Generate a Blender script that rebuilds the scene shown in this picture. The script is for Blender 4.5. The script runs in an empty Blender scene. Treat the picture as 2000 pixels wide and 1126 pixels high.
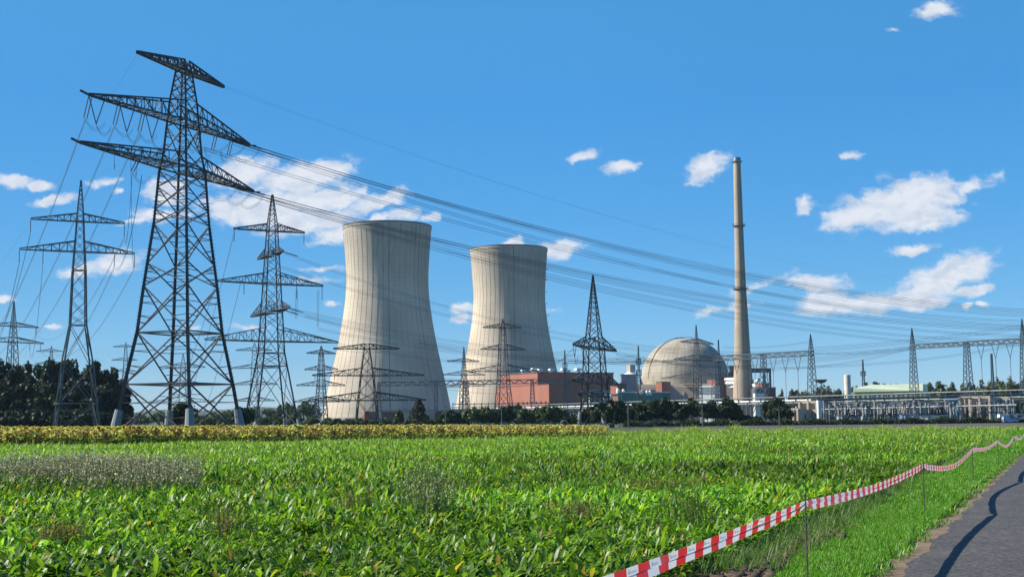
import bpy, math, random
import numpy as np
from math import radians, sin, cos, tan, pi, sqrt, atan2
from mathutils import Vector, Matrix
random.seed(7); rng = np.random.default_rng(11)
S = bpy.context.scene
COL = S.collection

# ------------------------------------------------------------------ camera
F, HY, ROLL = 2600.0, 822.0, -0.63          # focal length and horizon row measured on the 2000 px wide photo
EYE = 1.7
PITCH = math.atan((HY - 563) / F)
cam = bpy.data.cameras.new('camera'); camo = bpy.data.objects.new('camera', cam); COL.objects.link(camo)
cam.sensor_width = 36; cam.lens = F / 2000 * 36; cam.clip_start = 0.1; cam.clip_end = 30000
RM = Matrix.Rotation(pi / 2 + PITCH, 3, 'X') @ Matrix.Rotation(radians(ROLL), 3, 'Z')
camo.matrix_world = Matrix.Translation((0, 0, EYE)) @ RM.to_4x4()
S.camera = camo
S.render.resolution_x = 1024; S.render.resolution_y = 576

def ray(px, py):
    v = RM @ Vector(((px - 1000) / F, (563 - py) / F, -1)); return v / v.y
def W(px, py, Y):
    r = ray(px, py); return Vector((r.x * Y, Y, EYE + r.z * Y))
def HZ(px):                                  # horizon row at a column
    return HY - (px - 1000) * tan(radians(-ROLL))
def GX(px, Y): return ray(px, HZ(px)).x * Y
def G(px, py):                               # ground point under a pixel
    r = ray(px, py); Y = EYE / -r.z; return Vector((r.x * Y, Y, 0))

# ------------------------------------------------------------------ sky, sun, exposure
SUN_EL, SUN_AZ = 36.0, -83.0                 # azimuth from +Y, clockwise; the sun stands far left, a little ahead
sd = Vector((sin(radians(SUN_AZ)) * cos(radians(SUN_EL)), cos(radians(SUN_AZ)) * cos(radians(SUN_EL)), sin(radians(SUN_EL))))
sun = bpy.data.lights.new('sun', 'SUN'); sun.energy = 5.0; sun.angle = radians(0.53); sun.color = (1.0, 0.93, 0.82)
so = bpy.data.objects.new('sun', sun); COL.objects.link(so)
so.rotation_euler = sd.to_track_quat('Z', 'Y').to_euler()
S.view_settings.view_transform = 'Standard'; S.view_settings.look = 'None'
S.view_settings.gamma = 1; S.view_settings.use_curve_mapping = False; S.view_settings.exposure = 0.80

CLOUDS = [  # column, row, half width, half height, tilt in degrees, weight
 (470,338,70,30,10,1),(590,350,105,34,12,1),(640,392,80,30,8,1),(480,412,95,30,-4,1),(600,432,115,26,4,.95),(735,392,70,18,12,.85),
 (626,326,30,16,-8,.8),(325,372,45,28,0,.9),(310,420,60,16,0,.7),(655,460,60,18,8,.85),(560,395,120,34,0,.9),
 (740,428,34,16,20,.85),(788,422,34,15,6,.85),(846,424,22,8,6,.7),(30,352,40,13,-8,.9),(78,364,30,10,-8,.85),(106,391,48,11,6,1),
 (205,354,34,9,14,.62),(226,372,16,6,0,.5),(160,528,50,15,8,.8),(228,516,52,22,14,.95),(268,432,34,8,6,.6),(1000,475,24,14,10,.8),
 (1096,487,52,17,14,.9),(908,598,26,12,0,.9),(905,618,24,8,0,.7),(1138,304,30,10,16,.9),(1212,325,36,14,10,.95),
 (1380,328,46,25,30,1),(1664,300,24,9,-6,.8),(1830,22,46,20,6,.72),(1574,402,22,15,30,.85),(1900,366,60,14,20,.45),
 (1740,402,130,40,12,1),(1660,424,62,26,14,.95),(1800,380,92,42,0,1),(1790,425,90,30,4,1),(1782,488,46,10,6,.9),
 (1840,542,100,36,20,1),(1896,520,52,30,10,1),(1800,572,80,22,12,.95),(1592,553,62,18,0,.95),(1614,592,54,24,6,1),
 (1700,592,110,20,4,.9),(1790,590,70,17,4,.95),(1898,568,52,13,8,.95),(1920,595,15,6,0,.8),(1886,600,14,6,0,.8),
 (1470,560,60,8,20,.35),(646,590,15,6,0,.8),(100,638,17,6,0,.8),(8,581,20,9,0,.85),(1380,609,26,9,10,.6),(1440,600,40,8,8,.55),
 (620,548,60,6,0,.4),(640,527,60,4,0,.35),(1740,59,14,5,0,.5),(380,640,20,5,0,.4),(480,636,40,5,0,.4),(1075,604,20,5,0,.3)]

def new_nodes(nt):
    nt.nodes.clear()
    def N(t, **k):
        n = nt.nodes.new(t)
        for a, b in k.items(): setattr(n, a, b)
        return n
    def L(a, b): nt.links.new(a, b)
    def M(op, a, b=None, c=None, clamp=False):
        n = nt.nodes.new('ShaderNodeMath'); n.operation = op; n.use_clamp = clamp
        for i, v in enumerate((a, b, c)):
            if v is None: continue
            if isinstance(v, (int, float)): n.inputs[i].default_value = v
            else: nt.links.new(v, n.inputs[i])
        return n.outputs[0]
    return N, L, M

def ramp(n, stops):
    cr = n.color_ramp
    while len(cr.elements) > len(stops): cr.elements.remove(cr.elements[-1])
    while len(cr.elements) < len(stops): cr.elements.new(1)
    for e, (p, c) in zip(cr.elements, stops): e.position = p; e.color = (*c, 1)

def build_world():
    w = bpy.data.worlds.new('World'); S.world = w; w.use_nodes = True
    N, L, M = new_nodes(w.node_tree)
    out = N('ShaderNodeOutputWorld'); bg = N('ShaderNodeBackground'); bg.inputs[1].default_value = 0.0865
    sky = N('ShaderNodeTexSky'); sky.sky_type = 'NISHITA'; sky.sun_disc = False
    sky.sun_elevation = radians(SUN_EL); sky.sun_rotation = radians(SUN_AZ)
    sky.air_density = 1.0; sky.dust_density = 0.3; sky.ozone_density = 3.0; sky.altitude = 200
    hs = N('ShaderNodeHueSaturation'); hs.inputs['Hue'].default_value = 0.5; hs.inputs['Saturation'].default_value = 1.3; hs.inputs['Value'].default_value = 1.0
    L(sky.outputs[0], hs.inputs['Color'])
    tc = N('ShaderNodeTexCoord'); sx = N('ShaderNodeSeparateXYZ'); L(tc.outputs['Generated'], sx.inputs[0])
    # clear air after rain: deeper blue towards the horizon than the sky model gives
    rp = N('ShaderNodeValToRGB'); ramp(rp, [(0.0, (.60, .86, 1.65)), (.019, (.50, .74, 1.25)), (.047, (.389, .645, 1.02)), (.10, (.383, .683, .95)), (.15, (.40, .76, .98)), (.235, (.50, .91, 1.05)), (.30, (.72, 1.1, 1.12)), (.6, (.85, 1.05, 1.1))])
    L(sx.outputs[2], rp.inputs[0]); tn = N('ShaderNodeMix', data_type='RGBA', blend_type='MULTIPLY'); tn.inputs[0].default_value = 1
    ax = N('ShaderNodeMapRange'); L(sx.outputs[0], ax.inputs[0]); ax.inputs[1].default_value = -.42; ax.inputs[2].default_value = .05; ax.inputs[3].default_value = .80
    sm_ = N('ShaderNodeVectorMath', operation='SCALE'); L(rp.outputs[0], sm_.inputs[0]); L(ax.outputs[0], sm_.inputs['Scale'])
    L(hs.outputs[0], tn.inputs[6]); L(sm_.outputs[0], tn.inputs[7])
    y = M('MAXIMUM', sx.outputs[1], 0.05)
    u = M('DIVIDE', sx.outputs[0], y); v = M('DIVIDE', sx.outputs[2], y)
    cb = N('ShaderNodeCombineXYZ'); L(u, cb.inputs[0]); L(v, cb.inputs[1])
    # domain warp, so that the cloud edges billow and fray
    def warp(src, scale, amp, det, rough):
        n = N('ShaderNodeTexNoise'); n.inputs['Scale'].default_value = scale; n.inputs['Detail'].default_value = det; n.inputs['Roughness'].default_value = rough
        L(src, n.inputs['Vector'])
        s = N('ShaderNodeVectorMath', operation='SUBTRACT'); L(n.outputs['Color'], s.inputs[0]); s.inputs[1].default_value = (.5, .5, .5)
        m = N('ShaderNodeVectorMath', operation='MULTIPLY'); L(s.outputs[0], m.inputs[0]); m.inputs[1].default_value = (amp * 1.25, amp * .75, 0)
        a = N('ShaderNodeVectorMath', operation='ADD'); L(src, a.inputs[0]); L(m.outputs[0], a.inputs[1]); return a.outputs[0]
    p = warp(cb.outputs[0], 42, 0.020, 6, 0.62)
    acc = None; accv = None
    for (cx, cy, rx, ry, t, wt) in CLOUDS:
        r = ray(cx, cy)
        mp = N('ShaderNodeMapping', vector_type='TEXTURE')
        mp.inputs['Location'].default_value = (r.x, r.z, 0); mp.inputs['Rotation'].default_value = (0, 0, radians(t))
        mp.inputs['Scale'].default_value = (rx / F * 1.12, ry / F * 1.15, 1); L(p, mp.inputs[0])
        ln = N('ShaderNodeVectorMath', operation='LENGTH'); L(mp.outputs[0], ln.inputs[0])
        m = M('MULTIPLY_ADD', ln.outputs['Value'], -wt, wt)
        acc = m if acc is None else M('SMOOTH_MAX', acc, m, 0.12)
    n2 = N('ShaderNodeTexNoise'); n2.inputs['Scale'].default_value = 90; n2.inputs['Detail'].default_value = 9; n2.inputs['Roughness'].default_value = .62
    sc = N('ShaderNodeVectorMath', operation='MULTIPLY'); L(p, sc.inputs[0]); sc.inputs[1].default_value = (.75, 1.3, 1); L(sc.outputs[0], n2.inputs['Vector'])
    d = M('ADD', acc, M('MULTIPLY', M('SUBTRACT', n2.outputs[0], .5), 1.45))
    mr = N('ShaderNodeMapRange', interpolation_type='SMOOTHSTEP'); L(d, mr.inputs[0]); mr.inputs[1].default_value = -0.12; mr.inputs[2].default_value = 0.54
    alpha = M('MULTIPLY', mr.outputs[0], .93)
    # cloud shading painted in: noise compared towards the sun, brighter on that side, greyer behind
    sc2 = N('ShaderNodeVectorMath', operation='ADD'); L(sc.outputs[0], sc2.inputs[0]); sc2.inputs[1].default_value = (-.0035, .0045, 0)
    n3 = N('ShaderNodeTexNoise'); n3.inputs['Scale'].default_value = 60; n3.inputs['Detail'].default_value = 5; L(sc2.outputs[0], n3.inputs['Vector'])
    n4 = N('ShaderNodeTexNoise'); n4.inputs['Scale'].default_value = 60; n4.inputs['Detail'].default_value = 5; L(sc.outputs[0], n4.inputs['Vector'])
    rel = M('MULTIPLY_ADD', M('SUBTRACT', n4.outputs[0], n3.outputs[0]), 3.4, .68, clamp=True)
    cm = N('ShaderNodeMix', data_type='RGBA'); L(rel, cm.inputs[0])
    cm.inputs[6].default_value = (4.0, 4.5, 5.3, 1); cm.inputs[7].default_value = (5.5, 5.7, 6.1, 1)
    mx = N('ShaderNodeMix', data_type='RGBA'); L(alpha, mx.inputs[0]); L(tn.outputs[2], mx.inputs[6]); L(cm.outputs[2], mx.inputs[7])
    L(mx.outputs[2], bg.inputs[0]); L(bg.outputs[0], out.inputs[0])
build_world()

# ------------------------------------------------------------------ materials
def mat(name, c, rough=.8, c2=None, scale=1.0, metallic=0.0, bump=0.0, detail=5, spec=None, stretch=(1, 1, 1), thr=(.35, .65)):
    m = bpy.data.materials.new(name); m.use_nodes = True
    N, L, M = new_nodes(m.node_tree)
    o = N('ShaderNodeOutputMaterial'); b = N('ShaderNodeBsdfPrincipled'); L(b.outputs[0], o.inputs[0])
    b.inputs['Base Color'].default_value = (*c, 1); b.inputs['Roughness'].default_value = rough; b.inputs['Metallic'].default_value = metallic
    if spec is not None: b.inputs['Specular IOR Level'].default_value = spec
    if c2:
        tc = N('ShaderNodeTexCoord'); mp = N('ShaderNodeMapping'); mp.inputs['Scale'].default_value = stretch; L(tc.outputs['Object'], mp.inputs[0])
        n = N('ShaderNodeTexNoise'); n.inputs['Scale'].default_value = scale; n.inputs['Detail'].default_value = detail; n.inputs['Roughness'].default_value = .6; L(mp.outputs[0], n.inputs['Vector'])
        r = N('ShaderNodeValToRGB'); ramp(r, [(thr[0], c), (thr[1], c2)]); L(n.outputs[0], r.inputs[0]); L(r.outputs[0], b.inputs['Base Color'])
        if bump:
            bp = N('ShaderNodeBump'); bp.inputs['Strength'].default_value = bump; bp.inputs['Distance'].default_value = .05; L(n.outputs[0], bp.inputs['Height']); L(bp.outputs[0], b.inputs['Normal'])
    return m

def leafmat(name, trans=.35, rough=.45, spec=.5, tint=(1, 1, 1)):
    m = bpy.data.materials.new(name); m.use_nodes = True
    N, L, M = new_nodes(m.node_tree)
    o = N('ShaderNodeOutputMaterial'); b = N('ShaderNodeBsdfPrincipled'); t = N('ShaderNodeBsdfTranslucent'); mx = N('ShaderNodeMixShader')
    a = N('ShaderNodeAttribute'); a.attribute_name = 'Col'
    L(a.outputs['Color'], b.inputs['Base Color']); b.inputs['Roughness'].default_value = rough; b.inputs['Specular IOR Level'].default_value = spec
    g = N('ShaderNodeMix', data_type='RGBA', blend_type='MULTIPLY'); g.inputs[0].default_value = 1; L(a.outputs['Color'], g.inputs[6]); g.inputs[7].default_value = (1.5 * tint[0], 1.5 * tint[1], .7 * tint[2], 1)
    L(g.outputs[2], t.inputs['Color']); mx.inputs[0].default_value = trans
    L(b.outputs[0], mx.inputs[1]); L(t.outputs[0], mx.inputs[2]); L(mx.outputs[0], o.inputs[0]); return m

M_ = {}
M_['steel_dark'] = mat('dark weathered steel', (0.025, 0.029, 0.032), .6, (0.045, 0.047, 0.050), .6, metallic=.0)
M_['steel'] = mat('galvanised steel', (0.075, 0.085, 0.090), .55, (0.120, 0.130, 0.135), .5, metallic=.2)
M_['steel_blue'] = mat('painted grey steel', (0.045, 0.078, 0.105), .5, (0.070, 0.105, 0.130), .4)
M_['wire'] = mat('aluminium conductor', (0.050, 0.055, 0.065), .5)
M_['insul'] = mat('dark porcelain', (0.036, 0.042, 0.048), .3)
M_['concrete'] = mat('grey concrete', (0.225, 0.232, 0.232), .85, (0.300, 0.300, 0.285), 1.2, bump=.3)
M_['beige'] = mat('beige concrete wall', (0.352, 0.304, 0.232), .85, (0.432, 0.376, 0.296), .25, stretch=(1, 1, .3))
M_['white'] = mat('white coated metal', (.70, .71, .70), .4, (.55, .57, .57), .5)
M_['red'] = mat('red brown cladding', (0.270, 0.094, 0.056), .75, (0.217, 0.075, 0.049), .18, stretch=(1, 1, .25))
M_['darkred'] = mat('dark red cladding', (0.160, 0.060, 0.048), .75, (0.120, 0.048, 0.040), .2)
M_['grey'] = mat('grey cladding', (0.165, 0.195, 0.210), .6, (0.210, 0.240, 0.255), .3)
M_['darkgrey'] = mat('dark grey sheet', (.06, .07, .08), .6, (.09, .10, .11), .5)
M_['green'] = mat('dark green sheet', (.02, .12, .09), .5, (.03, .16, .12), .3)
M_['brightgreen'] = mat('bright green sheet', (.03, .36, .17), .5)
M_['palegreen'] = mat('pale green cladding', (0.272, 0.336, 0.216), .7, (0.320, 0.384, 0.264), .15, stretch=(1, 1, .3))
M_['blue'] = mat('blue paint', (.06, .22, .36), .5, (.09, .28, .42), .6)
M_['bluewhite'] = mat('pale blue container', (.22, .33, .52), .5, (.3, .4, .58), .4)
M_['bark'] = mat('bark', (0.072, 0.056, 0.040), .9, (0.112, 0.088, 0.064), 3)
M_['leaf'] = leafmat('tree leaves', .22, .55, .3)
M_['beet'] = leafmat('beet leaves', .45, .45, .42)
M_['sunflower'] = leafmat('sunflower leaves', .40, .6, .3)
M_['grassm'] = leafmat('grass blades', .38, .5, .35)
M_['weed'] = leafmat('weed stalks', .3, .7, .2)

# ------------------------------------------------------------------ mesh helpers
class MB:
    def __init__(s): s.v = []; s.f = []
    def quad(s, a, b, c, d):
        n = len(s.v); s.v += [tuple(a), tuple(b), tuple(c), tuple(d)]; s.f.append((n, n + 1, n + 2, n + 3))
    def bar(s, a, b, w, w2=None, caps=False):
        a = Vector(a); b = Vector(b); d = b - a
        if d.length < 1e-6: return
        d.normalize(); up = Vector((0, 0, 1)) if abs(d.z) < .9 else Vector((1, 0, 0))
        x = d.cross(up).normalized() * (w / 2); y = d.cross(x).normalized() * ((w2 or w) / 2)
        n = len(s.v)
        for p in (a, b): s.v += [tuple(p + x + y), tuple(p - x + y), tuple(p - x - y), tuple(p + x - y)]
        for i in range(4): j = (i + 1) % 4; s.f.append((n + i, n + j, n + 4 + j, n + 4 + i))
        if caps: s.f += [(n + 3, n + 2, n + 1, n), (n + 4, n + 5, n + 6, n + 7)]
    def box(s, c, size, rot=0.0, taper=1.0):
        cx, cy, cz = c; hx, hy, hz = size[0] / 2, size[1] / 2, size[2] / 2; cr, sr = cos(rot), sin(rot); n = len(s.v)
        for k, sz in enumerate((-hz, hz)):
            t = 1 if k == 0 else taper
            for (ax, ay) in ((-hx, -hy), (hx, -hy), (hx, hy), (-hx, hy)):
                ax *= t; ay *= t; s.v.append((cx + ax * cr - ay * sr, cy + ax * sr + ay * cr, cz + sz))
        s.f += [(n + 3, n + 2, n + 1, n), (n + 4, n + 5, n + 6, n + 7)] + [(n + i, n + (i + 1) % 4, n + 4 + (i + 1) % 4, n + 4 + i) for i in range(4)]
    def tube(s, pts, r, k=6, rs=None, caps=True):
        n0 = len(s.v); m = len(pts); pts = [Vector(p) for p in pts]
        for i, p in enumerate(pts):
            d = (pts[min(i + 1, m - 1)] - pts[max(i - 1, 0)]).normalized(); up = Vector((0, 0, 1)) if abs(d.z) < .95 else Vector((1, 0, 0))
            x = d.cross(up).normalized(); y = d.cross(x).normalized(); rr = rs[i] if rs else r
            for j in range(k): a = 2 * pi * j / k; s.v.append(tuple(p + x * rr * cos(a) + y * rr * sin(a)))
        for i in range(m - 1):
            for j in range(k): q = (j + 1) % k; s.f.append((n0 + i * k + j, n0 + i * k + q, n0 + (i + 1) * k + q, n0 + (i + 1) * k + j))
        if caps: s.f.append(tuple(n0 + j for j in range(k))[::-1]); s.f.append(tuple(n0 + (m - 1) * k + j for j in range(k)))
    def lathe(s, prof, k=48, c=(0, 0), closed_top=False):
        n0 = len(s.v)
        for (r, z) in prof:
            for j in range(k): a = 2 * pi * j / k; s.v.append((c[0] + r * cos(a), c[1] + r * sin(a), z))
        for i in range(len(prof) - 1):
            for j in range(k): q = (j + 1) % k; s.f.append((n0 + i * k + j, n0 + i * k + q, n0 + (i + 1) * k + q, n0 + (i + 1) * k + j))
        if closed_top: s.f.append(tuple(n0 + (len(prof) - 1) * k + j for j in range(k)))
    def prism(s, poly, z0, z1):
        n = len(s.v); k = len(poly); s.v += [(x, y, z0) for x, y in poly] + [(x, y, z1) for x, y in poly]
        s.f += [tuple(range(n, n + k))[::-1], tuple(range(n + k, n + 2 * k))] + [(n + i, n + (i + 1) % k, n + k + (i + 1) % k, n + k + i) for i in range(k)]
    def build(s, name, m, parent=None, smooth=False, loc=None):
        me = bpy.data.meshes.new(name); me.from_pydata(s.v, [], s.f); me.materials.append(m)
        if smooth:
            me.polygons.foreach_set('use_smooth', [True] * len(me.polygons))
            try: me.set_sharp_from_angle(angle=radians(35))
            except Exception: pass
        o = bpy.data.objects.new(name, me); COL.objects.link(o)
        if parent: o.parent = parent
        if loc: o.location = loc
        return o
def shift(mb, o):                                # rewrite world coordinates relative to a base point
    mb.v = [(x - o[0], y - o[1], z - o[2]) for x, y, z in mb.v]; return mb
def tag(o, label=None, cat=None, group=None, kind=None):
    if label: o['label'] = label
    if cat: o['category'] = cat
    if group: o['group'] = group
    if kind: o['kind'] = kind
    return o
def thing(name, label, cat, loc=(0, 0, 0), group=None):
    o = bpy.data.objects.new(name, None); COL.objects.link(o); o.location = loc; return tag(o, label, cat, group)
def part(name, mb, m, root, smooth=False):      # part given in world coordinates
    return shift(mb, root.location if root.parent is None else root.matrix_world.translation).build(name, m, root, smooth)
def solo(name, mb, m, label, cat, base=None, group=None, smooth=False):
    if base: shift(mb, base)
    o = mb.build(name, m, None, smooth, base); return tag(o, label, cat, group)
def np_mesh(name, V, Fc, m, col=None, parent=None, smooth=False):
    V = np.ascontiguousarray(V, dtype=np.float32).reshape(-1, 3); Fc = np.ascontiguousarray(Fc, dtype=np.int32); k = Fc.shape[1]
    me = bpy.data.meshes.new(name); me.vertices.add(len(V)); me.vertices.foreach_set('co', V.ravel())
    me.loops.add(Fc.size); me.loops.foreach_set('vertex_index', Fc.ravel())
    me.polygons.add(len(Fc)); me.polygons.foreach_set('loop_start', np.arange(0, Fc.size, k, dtype=np.int32))
    if smooth: me.polygons.foreach_set('use_smooth', np.ones(len(Fc), dtype=bool))
    me.update(calc_edges=True)
    if col is not None:
        a = me.color_attributes.new('Col', 'FLOAT_COLOR', 'POINT')
        c = np.ones((len(V), 4), dtype=np.float32); c[:, :3] = col; a.data.foreach_set('color', c.ravel())
    me.materials.append(m); o = bpy.data.objects.new(name, me); COL.objects.link(o)
    if parent: o.parent = parent
    return o

# ------------------------------------------------------------------ the ground and the road
def road_x(Y): return 4.0 + 0.412 * (Y - 14.2)
def tape_x(Y): return 2.83 + 0.420 * (Y - 13.1)
def beet_x(Y): return 2.46 + 0.415 * (Y - 11.4) - 1.75 - 0.022 * np.maximum(Y - 14, 0)
def sheet(name, poly, z, m, kind='structure'):
    mb = MB(); n = len(poly); mb.v = [(x, y, z) for x, y in poly]; mb.f = [tuple(range(n))]
    o = mb.build(name, m); tag(o, kind=kind); return o
m_ground = mat('meadow ground', (.030, .060, .014), .95, (.055, .070, .022), .9, bump=.2)
m_soil = mat('field soil', (.040, .040, .022), .95, (.075, .060, .038), 1.6, bump=.6)
m_stub = mat('harvested field', (.050, .050, .036), .95, (.085, .074, .058), .12, stretch=(.3, 3, 1))
m_dirt = mat('dirt verge', (.20, .135, .085), .95, (.13, .09, .055), 3.0, bump=.6)
sheet('ground', [(-9000, -60), (9000, -60), (9000, 12000), (-9000, 12000)], 0, m_ground)
Ys = [5, 14, 30, 60, 100, 152]
sheet('beet_field_soil', [(-120, 4)] + [(float(beet_x(Y)) + .3, Y) for Y in Ys] + [(-120, 152)], .004, m_soil)
sheet('harvested_field', [(12, 152.5), (230, 152.5), (300, 330), (30, 330)], .004, m_stub)
pl = [(road_x(Y) - .34 + .05 * sin(Y * .37) + .05 * sin(Y * 1.13 + 1) + rng.normal(0, .035), Y) for Y in np.arange(4, 200, .16)]
sheet('road_verge', [(float(a), float(b)) for a, b in pl] + [(road_x(200) + 4.4, 200), (road_x(4) + 4.4, 4)], .008, m_dirt)
def asphalt():
    m = bpy.data.materials.new('asphalt'); m.use_nodes = True
    N, L, M = new_nodes(m.node_tree)
    o = N('ShaderNodeOutputMaterial'); b = N('ShaderNodeBsdfPrincipled'); L(b.outputs[0], o.inputs[0]); b.inputs['Roughness'].default_value = .85
    tc = N('ShaderNodeTexCoord')
    n = N('ShaderNodeTexNoise'); n.inputs['Scale'].default_value = 20; n.inputs['Detail'].default_value = 9; n.inputs['Roughness'].default_value = .75; L(tc.outputs['Object'], n.inputs['Vector'])
    n2 = N('ShaderNodeTexNoise'); n2.inputs['Scale'].default_value = 1.1; n2.inputs['Detail'].default_value = 6; L(tc.outputs['Object'], n2.inputs['Vector'])
    r = N('ShaderNodeValToRGB'); ramp(r, [(.33, (.016, .015, .014)), (.5, (.054, .051, .047)), (.66, (.16, .15, .138))]); L(n.outputs[0], r.inputs[0])
    r2 = N('ShaderNodeValToRGB'); ramp(r2, [(.3, (.75, .75, .77)), (.7, (1.1, 1.08, 1.05))]); L(n2.outputs[0], r2.inputs[0])
    x = N('ShaderNodeMix', data_type='RGBA', blend_type='MULTIPLY'); x.inputs[0].default_value = 1; L(r.outputs[0], x.inputs[6]); L(r2.outputs[0], x.inputs[7]); L(x.outputs[2], b.inputs['Base Color'])
    bp = N('ShaderNodeBump'); bp.inputs['Strength'].default_value = .5; bp.inputs['Distance'].default_value = .01; L(n.outputs[0], bp.inputs['Height']); L(bp.outputs[0], b.inputs['Normal'])
    return m
el = [(float(road_x(Y) + .05 * sin(Y * 2.3) + .03 * sin(Y * 7.1)), float(Y)) for Y in np.arange(3, 200, .35)]
sheet('road', el + [(road_x(200) + 4.0, 200), (road_x(3) + 4.0, 3)], .022, asphalt())
# bare clods of soil along the field edge near the tape
N_ = 900; cl = MB(); T = rng.uniform(13.5, 21, N_)
V = []; Fc = []
for i in range(N_):
    Y = T[i]; x = float(beet_x(Y)) + .45 + rng.normal(0, .16); s = rng.uniform(.02, .075)
    c = np.array([x, Y, s * .3]); q = rng.normal(0, 1, (8, 3)) * .22 + np.array([[-1,-1,-.6],[1,-1,-.6],[1,1,-.6],[-1,1,-.6],[-.6,-.6,.7],[.6,-.6,.7],[.6,.6,.7],[-.6,.6,.7]])
    V.append(c + q * s); n = 8 * i; Fc += [(n+4,n+5,n+6,n+7),(n,n+1,n+5,n+4),(n+1,n+2,n+6,n+5),(n+2,n+3,n+7,n+6),(n+3,n,n+4,n+7)]
tag(np_mesh('soil_clods', np.concatenate(V), Fc, mat('clods', (.10, .065, .04), .95, (.05, .035, .025), 6)), 'brown soil clods along the edge of the beet field', 'soil', kind='stuff')

# distant wooded hills
def hill(name, pts, D, depth, m):
    mb = MB(); n = len(pts); xs = [W(px, HZ(px), D).x for px, _ in pts]
    zs = [max(W(px, py, D).z, .5) for px, py in pts]
    for x, z in zip(xs, zs): mb.v += [(x, D - depth, -1), (x * 1.02, D, z), (x * 1.1, D + depth * 2, -1)]
    for i in range(n - 1):
        a = 3 * i; mb.f += [(a, a + 3, a + 4, a + 1), (a + 1, a + 4, a + 5, a + 2)]
    o = mb.build(name, m, None, True); tag(o, kind='structure'); return o
m_hill = mat('far woods', (.020, .040, .022), .95, (.045, .075, .035), .02, bump=0)
hp = []
for i in range(90):
    px = -300 + i * 30; hp.append((px, HZ(px) - 26 - 5 * sin(i * .31) - 3 * sin(i * .93 + 1) - random.random() * 1.2))
hill('hills', hp, 2600, 260, m_hill)

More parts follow.
